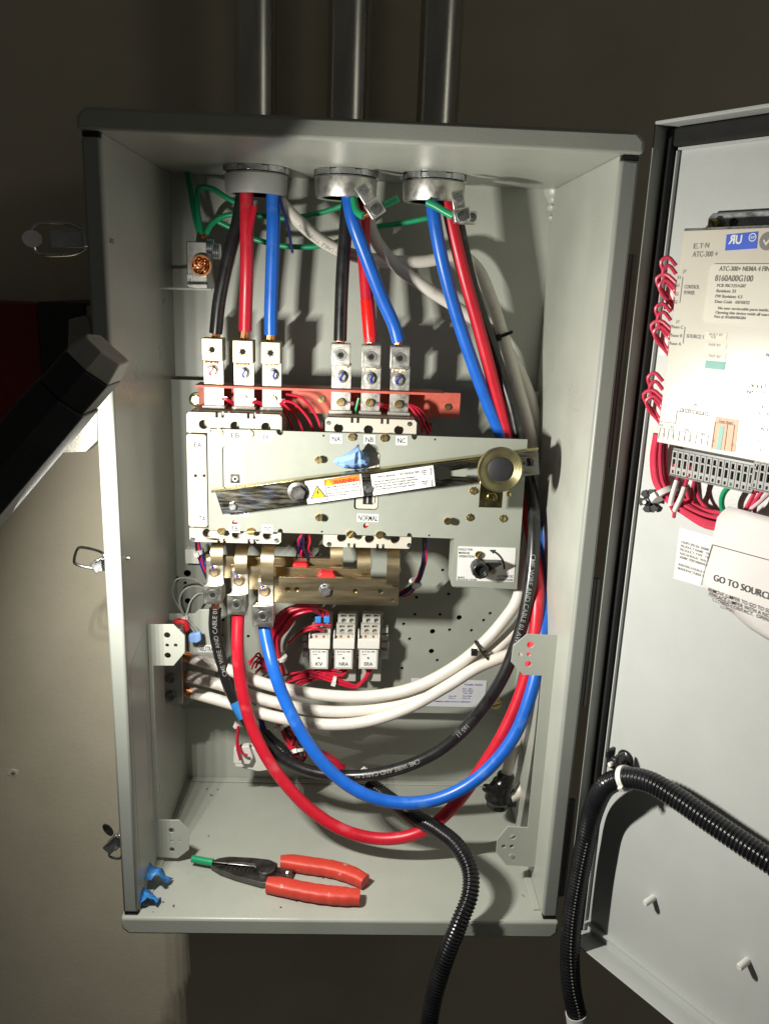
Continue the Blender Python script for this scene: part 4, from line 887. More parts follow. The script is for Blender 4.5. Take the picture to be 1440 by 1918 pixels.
white('added white cable down the right wall, standing in for pale edge reflections behind the right bracket', pp([(1012, 960, .245), (1026, 1080, .238), (1026, 1200, .222), (1016, 1320, .200), (1000, 1420, .182), (976, 1480, .172), (955, 1494, .168)]), False)  # cable added to stand in for pale reflections on panel edges
# black ties
def loose_tie(label, c, tan, r, tail, head):
    o = tie(None, c, tan, r, 'black_plastic', head=head); 
    tag(o, label, 'cable tie'); t = MB(); t.tube([V(c) + V(head) * (r + .002), V(c) + V(head) * (r + .002) + V(tail)], .0016, 6); t.build('tie_tail', 'black_plastic', o); return o
mb = MB(); c = P(906, 1222, .150); tdir = (P(930, 1205, .15) - P(880, 1240, .15)).normalized()
ct = Fr(c, tdir, V((0, -1, 0))); 
lp2 = spline([ct.w(0, .0105 * math.cos(t), .0185 * math.sin(t)) for t in [i * math.pi / 8 for i in range(17)]], .002)
o = MB(); o.tube(lp2, .0017, 8); hd = P(888, 1222, .138); o.box((hd.x - .004, hd.y - .003, hd.z - .004), (hd.x + .004, hd.y + .003, hd.z + .004)); o = o.build('cable_tie', 'black_plastic', bevel=.0008); tag(o, 'black cable tie binding the white cables right of the relays', 'cable tie')
c = P(932, 632, .232); o = MB(); fr_ = Fr(c, (.85, -.2, .4), (-.4, 0, .85)); o.box((-.004, -.004, -.004), (.004, .004, .004), fr_); o.box((.004, -.002, -.001), (.020, .002, .001), fr_)
lp2 = spline([fr_.w(-.012 + .013 * math.cos(t), .002 * math.sin(t), -.013 + .013 * math.sin(t)) for t in [i * math.pi / 8 for i in range(17)]], .002); o.tube(lp2, .0015, 6); o = o.build('cable_tie', 'black_plastic'); tag(o, 'black cable tie with short tail on the cables near the right wall', 'cable tie')

# ================================================================== green ground wires and ground lug
gl = thing('ground_lug', 'metal ground lug with copper strands in the upper left back corner', 'ground lug', P(380, 530, .25))
f = front(.225); a0, b0, a1, b1 = rect(f, 350, 452, 388, 540)
mb = MB(); mb.box((a0, .225, b0), (a1, D - .0005, b1)); mb.build('block', 'zinc_dull', gl, bevel=.001)
p = P(377, 497, .222); mb = MB(); mb.lathe(p + V((0, .002, 0)), (0, -1, 0), [(.0125, 0), (.0125, .005), (.0105, .005), (.0105, .001)], 28); mb.build('collar', 'copper', gl)
mb = MB()
for k in range(22): t = k * 2.4; r = .010 * math.sqrt((k + .5) / 22); mb.tube([p + V((r * math.cos(t), .002, r * math.sin(t))), p + V((r * math.cos(t + .4), -.003 - random.random() * .003, r * math.sin(t + .4)))], .0012, 5)
stuff(mb.build('copper_strands', 'copper', gl))
for k, (u, v) in enumerate(((389, 462), (400, 470))):
    q = P(u, v, .235); mb = MB()
    for j in range(4): mb.lathe(q + V((.0022 * j, 0, 0)), X, [(.0085, 0), (.0095, .0005), (.0085, .0015)], 20)
    mb.build('set_screw', 'zinc', gl)
sticker(gl, Fr((0, .2248, 0), X, Z), 356, 525, 10, 20, 'UL', 7)
GR = .0033
def green(label, pts, r=GR, bare=True):
    path = spline(pts, .004); o = MB().tube(path, r, 12).build('ground_wire', 'cable_green'); tag(o, label, 'wire', 'green ground wires')
    if bare: e = path[-1]; t = (e - path[-3]).normalized(); MB().tube([e, e + t * .006], r * .55, 8).build('bare_end', 'copper', o)
    return o
green('leftmost green wire rising steeply from the ground lug to the ceiling corner', pp([(350, 318, .262), (356, 350, .255), (364, 400, .245), (372, 434, .236)]))
green('green wire bending over beside the leftmost one into the ground lug', pp([(458, 388, .245), (425, 370, .245), (395, 352, .248), (372, 352, .248), (370, 390, .240), (378, 438, .236)]))
green('green wire arching from the ground lug behind the left conduit cables to the middle conduit', pp([(655, 380, .232), (600, 398, .238), (540, 408, .240), (470, 402, .240), (420, 404, .240), (396, 420, .238), (386, 438, .236)]))
green('lower green wire sagging behind the cables towards the right conduit', pp([(800, 408, .225), (750, 418, .232), (690, 428, .238), (640, 450, .242), (590, 461, .244), (530, 460, .246), (470, 445, .246), (430, 425, .244), (400, 410, .242)]), bare=False)
def fan(o, pts, r=.004, n=8):
    mb = MB(); a = spline(pts, .003)
    for k in range(n):
        t = k * 2.4; q = V((math.cos(t), math.sin(t), math.sin(t * 1.7))) * r * .5; mb.tube([x + q * (.5 + .5 * i / len(a)) for i, x in enumerate(a)], r * .3, 5)
    return stuff(mb.build('copper_strands', 'copper', o))
o = green('bright green wire end stripped to copper at the middle bushing clamp', pp([(662, 372, .165), (668, 395, .158), (676, 402, .155), (681, 404, .153)]), .0042, False); fan(o, pp([(681, 405, .153), (695, 400, .150), (708, 390, .147), (712, 384, .145)]))
green('short green wire tail poking out beyond the middle bushing clamp', pp([(718, 384, .150), (732, 378, .152), (744, 371, .154)]), .0040, False)
o = green('bright green wire end stripped to copper at the right bushing clamp', pp([(800, 378, .160), (815, 385, .157), (835, 397, .154), (848, 404, .152)]), .0042, False); fan(o, pp([(846, 403, .151), (856, 406, .149), (862, 408, .149)]))

# ================================================================== relays on a rail
rl_ = MB(); fr_r = front(.236); a0, b0, a1, b1 = rect(fr_r, 567, 1205, 728, 1228)
for z0 in (b0 - .004, b1): rl_.box((a0, .236, z0), (a1, .238, z0 + .004))
rl_.box((a0, .238, b0 - .002), (a1, .2515, b1 + .002)); rail = rl_.build('mounting_rail', 'zinc', bevel=.0004); tag(rail, 'short metal rail behind the three relays', 'rail')
fr2 = front(.205)
for k, (u0, u1, nm) in enumerate(((578, 618, 'KV'), (624, 664, 'NRA'), (670, 711, 'ERA'))):
    t = thing('relay', 'plug-in relay with white face label reading ' + nm, 'relay', P((u0 + u1) / 2, 1260, .23), 'relays on the rail')
    fA = front(.228); a0, b0, a1, b1 = rect(fA, u0 + 8, 1148, u1 + 4, 1272)
    so = MB().box((a0, .228, b0), (a1, .2355, b1)).build('socket', 'relay_plastic', t, bevel=.0006)
    for (v0, v1, y) in ((1150, 1172, .222), (1170, 1193, .214)):
        fT = front(y); a0, b0, a1, b1 = rect(fT, u0 + 9 - (3 if v0 > 1160 else 0), v0, u1 + 1, v1)
        ho = [hole(fT, u0 + 20 + j * 15 - (3 if v0 > 1160 else 0), v0 + 13, 4.5, n=12) for j in (0, 1)]
        sl_ = []
        for j in (0, 1):
            q = rect(fT, u0 + 15 + j * 15 - (3 if v0 > 1160 else 0), v0 + 2, u0 + 25 + j * 15 - (3 if v0 > 1160 else 0), v0 + 6); sl_.append(rloop(*q))
        s_ = MB().prism(fT, [rloop(a0, b0, a1, b1)] + ho + sl_, -.0075, 0).build('terminal_step', 'relay_plastic', so, bevel=.0003)
        for j in (0, 1): fscrew(so, fT, u0 + 20 + j * 15 - (3 if v0 > 1160 else 0), v0 + 13, 3.6, 'zinc_dull', 'slot', c=-.004, hf=.4, name='terminal_screw')
    fC = front(.200); a0, b0, a1, b1 = rect(fC, u0, 1198, u1, 1216)
    cl = MB(); cl.box((a0, .200, b0), (a1, .206, b1)); cl.box((a0, .200, b1), (a0 + .002, .224, b1 + .006)); cl.box((a1 - .002, .200, b1), (a1, .224, b1 + .006)); cl.box((a0, .206, b0), (a0 + .002, .228, b1)); cl.box((a1 - .002, .206, b0), (a1, .228, b1))
    cl.build('retainer_clip', 'white_plastic', t, bevel=.0008)
    fW = front(.206); q = rect(fW, u0 + 5, 1189, u1 - 3, 1199); MB().prism(fW, rloop(*q), -.016, 0).build('relay_top', 'clear_grey', t, bevel=.0006)
    for j in (.28, .72): MB().box((q[0] + (q[2] - q[0]) * j - .0012, .2052, q[1] + .001), (q[0] + (q[2] - q[0]) * j + .0012, .2059, q[3] - .001)).build('contact', 'copper', t)
    q = rect(fr2, u0 + 2, 1214, u1 - 3, 1254); MB().prism(fr2, rloop(*q), -.022, 0).build('relay_body', 'clear_grey', t, bevel=.0008)
    q = rect(fr2, u0 + 5, 1217, u1 - 6, 1250); lb = MB().prism(fr2, rloop(*q), .0002, .0005).build('face_label', 'label_white', t, smooth=False)
    wt = {'KV': 13, 'NRA': 17, 'ERA': 16}[nm]
    lettering(lb, fr2, [(nm, (u0 + u1) / 2 - wt / 2 - .5, 1247, (u0 + u1) / 2 + wt / 2 - .5, 7), ('E.T.N', u0 + 8, 1222.5, u0 + 22, 3.6), ('D3PR2', u0 + 8, 1227, u0 + 17, 1.6)], c=.0008)
    a, b = fr2.px((u0 + u1) / 2 - 1, 1232.5); mb = MB(); mb.prism(fr2, [pts_circle(a, b, .0014, 12), pts_circle(a, b, .0006, 8)], .0006, .0009); q = rect(fr2, u0 + 25, 1220, u0 + 32, 1221.6); mb.prism(fr2, rloop(*q), .0006, .0008); mb.build('face_mark', 'ink', lb, smooth=False)
    q = rect(front(.225), u0 + 6, 1252, u1 + 2, 1276); MB().prism(front(.225), rloop(*q, .001), -.010, 0).build('socket_foot', 'relay_plastic', t, bevel=.0006)
fE = front(.226)
for (u0, u1) in ((567, 576), (714, 727)):
    mb = MB()
    for v in (1176, 1190, 1204, 1220): q = rect(fE, u0, v, u1, v + 10); mb.prism(fE, rloop(*q), -.010, 0)
    o = mb.build('rail_stop', 'relay_plastic', bevel=.0005); tag(o, 'grey end stop on the rail ' + ('left of relay KV' if u0 < 600 else 'right of relay ERA'), 'rail stop', 'rail end stops')
# lower terminal strip on the panel edge
fL = front(.240)
ts = thing('terminal_strip', 'pale terminal strip peeking out below the white cables', 'terminal strip', P(624, 1370, .245))
q = rect(fL, 598, 1330, 652, 1364); MB().prism(fL, rloop(*q), -.012, 0).build('strip_body', 'relay_plastic', ts, bevel=.0008)
for j in range(6): q = rect(fL, 603 + j * 8, 1336, 609 + j * 8, 1362); MB().prism(fL, rloop(*q), .0001, .003).build('terminal', 'zinc_dull', ts, bevel=.0005)
# rating plate on the mounting panel
q = poly(fs, [(800, 1277), (905, 1275), (915, 1290), (893, 1322), (770, 1322)])
rp = MB().prism(fs, [fs.px(770, 1270), fs.px(912, 1275), fs.px(905, 1325), fs.px(772, 1322)], .0003, .0009).build('rating_plate', 'label_metal', smooth=False); tag(rp, 'pale rating plate on the panel behind the white cables', 'label')
lettering(rp, fs, [('Transfer Switch', 869, 1284, 903, 3.6), ('Date:', 866, 1291.5, 874, 2.2), ('2022', 877, 1291.5, 884, 2.2), ('CB #:', 866, 1295.5, 874, 2.2), ('10807-02', 876, 1295.5, 886, 2.2), ('Volts: 208', 866, 1299.5, 884, 2.2), ('Amps: 200', 840, 1305, 854, 2.2), ('Frame: F', 840, 1309, 852, 2.2), ('Wires: 4W/60', 866, 1305, 883, 2.2), ('Freq:  60', 866, 1309, 880, 2.2), ('ASSEMBLED IN MEXICO WITH U.S. COMPONENTS', 813, 1315, 881, 2.4)], 'ink_blue', c=.0012)

# ================================================================== thin control wiring
def bundle(label, guides, n, spread, r=.0014, ms=('wire_red',), group='bundles of thin control wires', ties=(), name='wire_bundle', seed=1):
    rnd = random.Random(seed); g = [V(q) for q in guides]
    t = thing(name, label, 'wires', g[-1], group)
    for k in range(n):
        off = [V((rnd.gauss(0, 1), rnd.gauss(0, .8), rnd.gauss(0, 1))) for _ in g]
        base = V((rnd.gauss(0, 1), rnd.gauss(0, .7), rnd.gauss(0, 1)))
        pts = [q + (base * .8 + o * .45) * (spread[i] if isinstance(spread, (list, tuple)) else spread) for i, (q, o) in enumerate(zip(g, off))]
        MB().tube(spline(pts, .006), r, 7).build('wire', ms[k % len(ms)], t)
    for u, rr in ties:
        i = u; tn = (g[min(i + 1, len(g) - 1)] - g[max(i - 1, 0)]); tie(t, g[i], tn, rr)
    return t
RB = ('wire_red', 'wire_red', 'wire_red', 'wire_red', 'wire_black')
bundle('pair of red wires between lugs EA and EB', pp([(418, 746, .192), (428, 749, .192), (440, 758, .205), (446, 775, .215)]), 3, .0012, seed=2)
bundle('pair of red wires between lugs EB and EC', pp([(474, 750, .192), (486, 752, .196), (494, 760, .206), (500, 778, .215)]), 3, .0012, seed=3)
t = thing('wire_bundle', 'four red wires fanning down right of lug EC', 'wires', P(600, 815, .17), 'bundles of thin control wires')
for pts_ in ([(536, 738, .194), (565, 745, .190), (590, 775, .188), (605, 815, .190)], [(528, 750, .194), (550, 755, .190), (578, 785, .190), (590, 815, .195)], [(526, 752, .194), (540, 765, .194), (560, 790, .195), (570, 815, .200)], [(524, 754, .196), (535, 775, .200), (545, 795, .205), (550, 818, .21)]): MB().tube(spline(pp(pts_), .005), .0016, 8).build('wire', 'wire_red', t)
bundle('red wires between lugs NA and NB', pp([(656, 756, .194), (664, 752, .205), (674, 756, .212), (684, 762, .216)]), 3, .0012, seed=5)
gw = MB().tube(spline(pp([(672, 745, .196), (668, 760, .197), (664, 780, .200)]), .004), .0016, 8).build('thin_green_wire', 'cable_green'); tag(gw, 'thin green wire between lugs NA and NB', 'wire')
bundle('red wires between lugs NB and NC', pp([(710, 758, .194), (720, 760, .204), (732, 762, .212), (742, 768, .216)]), 3, .0012, seed=6)
bundle('dark red wires hanging down right of lug NC', pp([(766, 758, .194), (780, 768, .196), (790, 785, .200), (798, 812, .205)]), 5, [.0008, .0022, .0035, .004], .0016, seed=7)
bundle('dark wire bundle below the operating plate between the two breakers', pp([(570, 1000, .190), (568, 1015, .192), (566, 1030, .198), (570, 1044, .212)]), 12, .0042, .0014, ('wire_red', 'wire_navy', 'wire_black', 'wire_red'), seed=8)
bundle('blue red and black wires down the left edge below label TA', pp([(368, 1014, .205), (370, 1034, .207), (376, 1055, .210), (386, 1080, .215), (396, 1100, .220)]), 6, .0018, .0014, ('wire_blue', 'wire_red', 'wire_black'), ties=((1, .0055),), seed=9)
MB_ = MB().box((P(364, 1040, .245).x - .011, .238, P(364, 1040, .245).z - .010), (P(364, 1040, .245).x + .011, .2515, P(364, 1040, .245).z + .010)).build('tie_base', 'nylon_white', bevel=.001); tag(MB_, 'square white tie base at the left edge below label TA', 'tie base')
bundle('purple red and black wires curving down right of the bus bars', pp([(796, 1005, .190), (796, 1035, .192), (792, 1065, .196), (778, 1092, .200), (762, 1106, .204), (748, 1112, .206)]), 10, .0030, .0014, ('wire_black', 'wire_red', 'wire_black', 'wire_red', 'wire_purple', 'wire_navy'), ties=((3, .0075),), seed=10)
t = thing('wire_bundle', 'grey wires looping at the left edge above the neutral block', 'wires', P(345, 1160, .2), 'bundles of thin control wires')
for pts_ in ([(388, 1100, .215), (360, 1084, .210), (330, 1086, .205), (324, 1115, .202), (340, 1145, .198), (346, 1158, .196)], [(388, 1104, .215), (365, 1098, .210), (345, 1105, .205), (336, 1125, .200), (343, 1150, .196), (346, 1160, .196)], [(388, 1112, .215), (372, 1112, .210), (358, 1125, .205), (352, 1142, .200), (347, 1158, .196)], [(346, 1156, .196), (352, 1168, .194), (360, 1178, .192), (366, 1186, .190)], [(348, 1156, .196), (356, 1166, .194), (366, 1176, .192), (372, 1184, .190)]): MB().tube(spline(pp(pts_), .004), .0013, 7).build('wire', 'wire_grey', t)
tie(t, P(346, 1157, .196), V((.2, 0, -1)), .0035)
# relay bundle: from the tie up and over into the relay terminals
t = thing('wire_bundle', 'large arch of red wires left of relay KV held by a white tie', 'wires', P(525, 1255, .2), 'bundles of thin control wires')
rnd = random.Random(11)
for k in range(20):
    s = k / 19; dx = (s - .5) * 22 + rnd.uniform(-3, 3); y = .205 + rnd.uniform(-.010, .012)
    ent = [(585 + rnd.uniform(0, 35), 1152 + rnd.uniform(0, 22), .214)]
    pts_ = [(522 + dx * .9, 1262, y), (518 + dx * .55, 1231, y), (515 + dx * .8 - 6 * (1 - s), 1195, y - .004), (522 + dx + 4 * s, 1165 + 14 * s, y - .006), (545 + dx * .8, 1140 + 16 * s, y - .008), (578 + rnd.uniform(-6, 10), 1134 + 12 * s, y - .006), (600 + rnd.uniform(-8, 14), 1142 + rnd.uniform(0, 10), .208)] + ent
    MB().tube(spline(pp(pts_), .006), .0015, 7).build('wire', 'wire_black' if k in (3, 4) else 'wire_red', t)
for pts_ in ([(562, 1184, .205), (580, 1174, .200), (600, 1170, .200), (618, 1174, .208)], [(540, 1205, .205), (562, 1186, .200), (590, 1178, .200), (606, 1182, .208)]): MB().tube(spline(pp(pts_), .005), .0018, 8).build('wire', 'wire_red', t)
for u in (596, 612): a, b = front(.210).px(u, 1160); MB().box((a - .004, .206, b - .004), (a + .004, .213, b + .005)).build('jumper', 'tape_blue', t, bevel=.001)
tie(t, P(519, 1231, .205), V((.05, 0, 1)), .012)
bundle('short spray of red wires left of the blue load cable', pp([(510, 1262, .21), (497, 1246, .21), (484, 1240, .215), (472, 1252, .222)]), 9, [.001, .003, .005, .005], .0014, seed=12)
bundle('red wires running under the relays', pp([(540, 1272, .22), (580, 1262, .216), (625, 1276, .214), (668, 1286, .216), (684, 1270, .218), (690, 1254, .222)]), 7, [.004, .004, .0025, .0015, .001, .0015], .0014, ties=((2, .006),), seed=13)
bundle('red wires rising to the relay sockets NRA and KV', pp([(560, 1276, .218), (590, 1268, .214), (612, 1258, .216), (640, 1262, .218), (646, 1252, .224)]), 5, .003, .0014, seed=14)
# lower harness
bundle('red wire harness below the white cables behind the blue load cable', pp([(520, 1335, .225), (528, 1360, .222), (545, 1385, .216), (556, 1408, .205), (552, 1428, .198), (540, 1432, .196)]), 16, [.006, .005, .005, .006, .005, .004], .0014, RB, ties=((1, .010), (3, .011)), seed=15)
bundle('blue and black wires dropping into a short corrugated sleeve', pp([(476, 1325, .220), (484, 1345, .216), (492, 1366, .208), (502, 1382, .200)]), 8, .0028, .0014, ('wire_blue', 'wire_navy', 'wire_black'), seed=16)
bundle('cut ends of red wires lying in front of the back wall', pp([(600, 1410, .225), (618, 1420, .222), (634, 1434, .218), (646, 1442, .214)]), 8, .0028, .0014, seed=17)
def hose(name, label, px, r, pitch=.0040, cat='hose', group=None, pts=None):
    raw = spline(pts or pp(px), .001); out = [raw[0]]; acc = 0
    st = pitch / 4
    for i in range(1, len(raw)):
        d = (raw[i] - raw[i - 1]).length
        while acc + d >= st:
            t = (st - acc) / d; q = raw[i - 1].lerp(raw[i], t); out.append(q); raw[i - 1] = q; d = (raw[i] - q).length; acc = 0
        acc += d
    prof = (1.0, 1.0, .87, .87)
    o = MB().tube(out, r, 22, rf=lambda t, k: prof[k % 4]).build(name, 'hose', ang=60); tag(o, label, cat, group)
    return o, out
hose('corrugated_sleeve', 'short black corrugated sleeve stub beside the red harness', [(496, 1376, .200), (512, 1392, .190), (528, 1406, .182), (540, 1420, .178)], .0085, .0036)
# white connector
cn = thing('wire_connector', 'white plug connector with two red wires low on the back wall', 'connector', P(465, 1440, .22))
f = front(.205); q = poly(f, [(438, 1402), (466, 1398), (474, 1420), (468, 1432), (436, 1430)]); MB().prism(f, q, -.010, 0).build('plug_body', 'nylon_white', cn, bevel=.0012)
q = poly(f, [(440, 1431), (458, 1431), (456, 1438), (440, 1437)]); MB().prism(f, q, -.006, -.001).build('plug_clip', 'nylon_white', cn, bevel=.0008)
f2_ = front(.215); q = poly(f2_, [(462, 1398), (508, 1410), (520, 1440), (480, 1446), (452, 1440)]); MB().prism(f2_, q, -.012, 0).build('socket_body', 'white_plastic', cn, bevel=.002)
for pts_ in ([(446, 1360, .205), (444, 1380, .200), (444, 1400, .196), (450, 1424, .196)], [(446, 1362, .206), (446, 1395, .198), (455, 1412, .196), (464, 1415, .196)]): MB().tube(spline(pp(pts_), .004), .0017, 8).build('wire', 'wire_red', cn)
f = front(.208); MB().prism(f, poly(f, [(436, 1362), (440, 1352), (450, 1362), (440, 1366)]), -.003, 0).build('wire_flag', 'nylon_white', cn)
pt = MB().prism(front(.16), poly(front(.16), [(672, 1446), (682, 1438), (694, 1446), (688, 1452)]), -.003, 0).build('paper_scrap', 'nylon_white'); tag(pt, 'small white tag corner peeking above the black load cable', 'tag')

# ================================================================== corrugated hoses
HG = 'black corrugated hoses'
hose('corrugated_hose', 'black corrugated hose coming out over the enclosure\'s bottom edge and hanging down', [(690, 1468, .150), (730, 1498, .130), (775, 1530, .100), (820, 1556, .066), (858, 1588, .034), (880, 1630, .010), (880, 1675, -.010), (862, 1725, -.026), (840, 1780, -.034), (820, 1840, -.038), (806, 1900, -.040), (798, 1990, -.042)], .0104, .0041, group=HG)
hq = [fd.w(*fd.px(u, v, c), c) for u, v, c in ((1320, 1532, .034), (1270, 1497, .034), (1215, 1465, .034), (1172, 1458, .036), (1138, 1470, .040))]
hq2 = pp([(1112, 1515, -.020), (1096, 1580, -.016), (1083, 1650, -.016), (1072, 1720, -.018), (1067, 1790, -.024), (1070, 1850, -.030), (1080, 1905, -.034), (1088, 1990, -.038)])
hq0 = [fd.w(*fd.px(u, v, c), c) for u, v, c in ((1520, 1668, .034), (1440, 1613, .034), (1380, 1573, .034))]
ho, hp = hose('corrugated_hose', 'black corrugated hose looped over a clip low on the open door', None, .0116, .0042, group=HG, pts=hq0 + hq + hq2)
i = min(range(len(hp)), key=lambda i: (V(pix(hp[i])) - V((1170, 1458))).length)
tie(ho, hp[i], hp[i + 2] - hp[i - 2], .0122, w=.003, head=(-.6, -.6, -.5))
i0 = min(range(len(hp)), key=lambda i: (V(pix(hp[i])) - V((1078, 1898))).length)
MB().tube(hp[i0:i0 + 30], .0128, 20).build('end_sleeve', 'label_white', ho)
# split seam of the sleeve, its highlights painted as grey dots
mb = MB(); k0 = min(range(len(hp)), key=lambda i: (V(pix(hp[i])) - V((1098, 1570))).length)
for k in range(k0, i0, 4):
    p_ = hp[k]; tg = (hp[k + 1] - hp[k - 1]).normalized(); n_ = (CAM - p_).normalized(); n_ = (n_ - tg * n_.dot(tg)).normalized(); s_ = tg.cross(n_); ang_ = .25 + .2 * math.sin(k * .012)
    q_ = p_ + (n_ * math.cos(ang_) - s_ * math.sin(ang_)) * .0116; mb.box((-.0006, -.0008, -.0002), (.0006, .0008, .0006), Fr(q_, tg, tg.cross(n_)))
stuff(mb.build('seam_glints', 'wire_grey', ho))

# ================================================================== controller on the door
ct = thing('controller', 'cream controller module screwed to the open door, dense printed legends', 'controller', fd.w(.17, .585, .01))
CV = .030; fc = Fr(fd.w(0, 0, CV), DD, Z)
cu0 = (fc.px(1278, 431)[0] + fc.px(1230, 828)[0]) / 2; cz1 = fc.px(1278, 431)[1]; cz0 = fc.px(1230, 828)[1]; CWD = .27
MB().box((cu0, cz0, .004), (cu0 + CWD, cz1, CV), fd).build('housing', 'controller', ct, bevel=.0010)
MB().box((cu0 + .0005, cz1 + .0001, .004), (cu0 + CWD, cz1 + .0018, CV - .0015), fd).build('housing_top', 'dark_steel', ct)
# metal bracket behind
a0, b1 = fd.px(1327, 399, .006); 
bk = MB().prism(fd, [[(a0, cz1 - .02), (a0 + .20, cz1 - .02), (a0 + .20, b1), (a0 + .004, b1), (a0, b1 - .004)], hole(fd, 1373, 418, 8, .006)], .0005, .006).build('module_bracket', 'zinc', ct, bevel=.0008)
fscrew(bk, Fr(fd.w(0, 0, .006), DD, Z), 1342, 419, 9, 'yellow_zinc', 'slot', hf=1.2, name='bracket_screw')
# raised nameplate
q = [fc.px(1333, 494), fc.px(1316, 603)]; na = (q[0][0] + q[1][0]) / 2
npt = MB().prism(fc, rloop(na, q[1][1], na + .145, q[0][1], .004), .0001, .0016).build('nameplate', 'label_cream', ct, bevel=.0006)
fq = Fr(fc.w(0, 0, .0018), DD, Z)
lettering(npt, fq, [('ATC-300+ NEMA 4 FINAL ASSY', 1346, 507, 1478, 7.5), ('8160A00G100', 1338, 526, 1409, 10), ('PCB 70C1251G07', 1342, 537, 1396, 5), ('Revision: 33', 1341, 547, 1377, 5), ('FW Revision: 4.3', 1339, 557, 1389, 5), ('Date Code   03/10/22', 1338, 567, 1403, 5), ('No user serviceable parts inside.', 1344, 579, 1440, 4.6), ('Opening this device voids all warranty', 1339, 587, 1454, 4.6), ('Part #: 8160A90G84', 1337, 595, 1396, 4.6)], 'ink_soft', c=.0002)
lettering(ct, fc, [('E', 1298, 465, 1305, 8), ('T', 1309, 464.5, 1316, 8), ('N', 1320, 463.5, 1327, 8), ('.', 1306, 465, 1307.5, 8), ('.', 1317, 460, 1318.5, 8), ('ATC-300 +', 1296, 480.5, 1343, 8.5)], 'ink_soft', c=.0003)
lettering(ct, fc, [('J7', 1278, 510, 1285, 4.5), ('S1', 1268, 522, 1274, 5), ('S1', 1265, 537, 1271, 5), ('S2', 1263, 553, 1270, 5), ('S2', 1261, 568, 1268, 5), ('CONTROL', 1281, 540, 1309, 6), ('POWER', 1280, 551, 1300, 6), ('J1', 1265, 604, 1271, 4.5), ('Phase C', 1255, 614, 1279, 5), ('Phase B', 1253, 630, 1277, 5), ('Phase A', 1251, 645, 1275, 5), ('SOURCE 1', 1285, 632, 1317, 6), ('BUILT BY', 1328, 627.5, 1354, 4), ('H.B.', 1331, 633, 1341, 4), ('INSP BY', 1327, 647, 1350, 4), ('TEST BY', 1326, 668, 1350, 4), ('CONTROL', 1398, 725, 1429, 7), ('INPUTS', 1397, 737, 1422, 7), ('OUTPUT', 1421, 765, 1452, 7), ('RELAYS', 1420, 777, 1450, 7), ('CONTROL', 1414, 805, 1450, 7), ('J4', 1297, 760, 1304, 5), ('OUTPUT RELAYS', 1273, 771, 1327, 6.5), ('Pretrip', 1281, 806, 1290, 4), ('Alarm', 1312, 813, 1320, 4), ('S1', 1235, 798, 1240, 4), ('S2', 1255, 801, 1261, 4), ('PWR', 1434, 668, 1446, 6)], 'ink_soft', c=.0003)
def seg(mb, pts_, wpx=1.0, fr=fc, c=.0003):
    for (u0, v0), (u1, v1) in zip(pts_, pts_[1:]):
        a = V(fr.px(u0, v0)); b = V(fr.px(u1, v1)); d = (b - a); n_ = V((-d.y, d.x)).normalized() * wpx * fr.sc(u0, v0) / 2
        mb.prism(fr, [tuple(a - n_), tuple(b - n_), tuple(b + n_), tuple(a + n_)], c - .0001, c + .0001)
mb = MB()
for l in ([(1279, 518), (1273, 567)], [(1283, 612), (1279, 643)], [(1234, 789), (1265, 793), (1268, 770), (1335, 779)], [(1434, 718), (1430, 745)], [(1388, 806), (1440, 815)],
          [(1233, 821), (1237, 801), (1244, 802), (1243, 820)], [(1250, 823), (1253, 803), (1262, 805), (1260, 824)], [(1270, 826), (1273, 807), (1294, 810), (1291, 829)], [(1283, 809), (1281, 827)], [(1302, 831), (1305, 812), (1327, 815), (1324, 836)], [(1315, 813), (1313, 833)],
          [(1385, 839), (1387, 832), (1399, 834), (1398, 842)], [(1411, 845), (1412, 838), (1424, 840), (1423, 848)], [(1394, 829), (1396, 814)], [(1419, 834), (1421, 820)]):
    mb = MB(); seg(mb, l, .9); mb.build('legend_line', 'ink_soft', ct, smooth=False)
mb = MB()
for u, v in ((1243, 812), (1260, 815), (1282, 819), (1292, 822), (1314, 823), (1325, 826)): seg(mb, [(u - 3, v), (u + 3, v + .5)], .9); seg(mb, [(u - 3, v + 3), (u + 3, v + 3.5)], .9)
stuff(mb.build('legend_symbols', 'ink_soft', ct, smooth=False))
os_ = MB().prism(fc, [fc.px(1340, 779), fc.px(1384, 786), fc.px(1377, 848), fc.px(1330, 841)], .0001, .0004).build('orange_sticker', 'sticker_orange', ct, smooth=False)
MB().prism(fc, [fc.px(1349, 797), fc.px(1357, 798), fc.px(1350, 843), fc.px(1341, 842)], .0005, .0007).build('teal_strip', 'sticker_teal', os_, smooth=False)
mb = MB(); 
for l in ([(1334, 838), (1340, 791), (1376, 796), (1370, 845)], [(1363, 795), (1357, 842)]): seg(mb, l, .9, c=.0007)
for u, v in ((1336, 824), (1372, 832)): seg(mb, [(u - 3, v), (u + 3, v + .5)], .9, c=.0007); seg(mb, [(u - 3, v + 3), (u + 3, v + 3.5)], .9, c=.0007)
a0, b0 = fc.px(1346, 790); text_on(mb, fc, 'Gen Start', a0, b0 - .0002, .0026, .014, c=.0007); mb.build('sticker_print', 'ink_soft', os_, smooth=False)
for nm, pts_ in (('teal_sticker', [(1322, 675), (1359, 678), (1356, 693), (1320, 689)]),): MB().prism(fc, [fc.px(*q) for q in pts_], .0001, .0004).build(nm, 'sticker_teal', ct, smooth=False)
for pts_ in ([(1322, 620), (1362, 624), (1360, 636), (1321, 634)], [(1321, 641), (1362, 643), (1359, 655), (1319, 653)], [(1321, 659), (1361, 661), (1358, 674), (1319, 672)]): MB().prism(fc, [fc.px(*q) for q in pts_], .00005, .00025).build('cream_sticker', 'label_cream', ct, smooth=False)
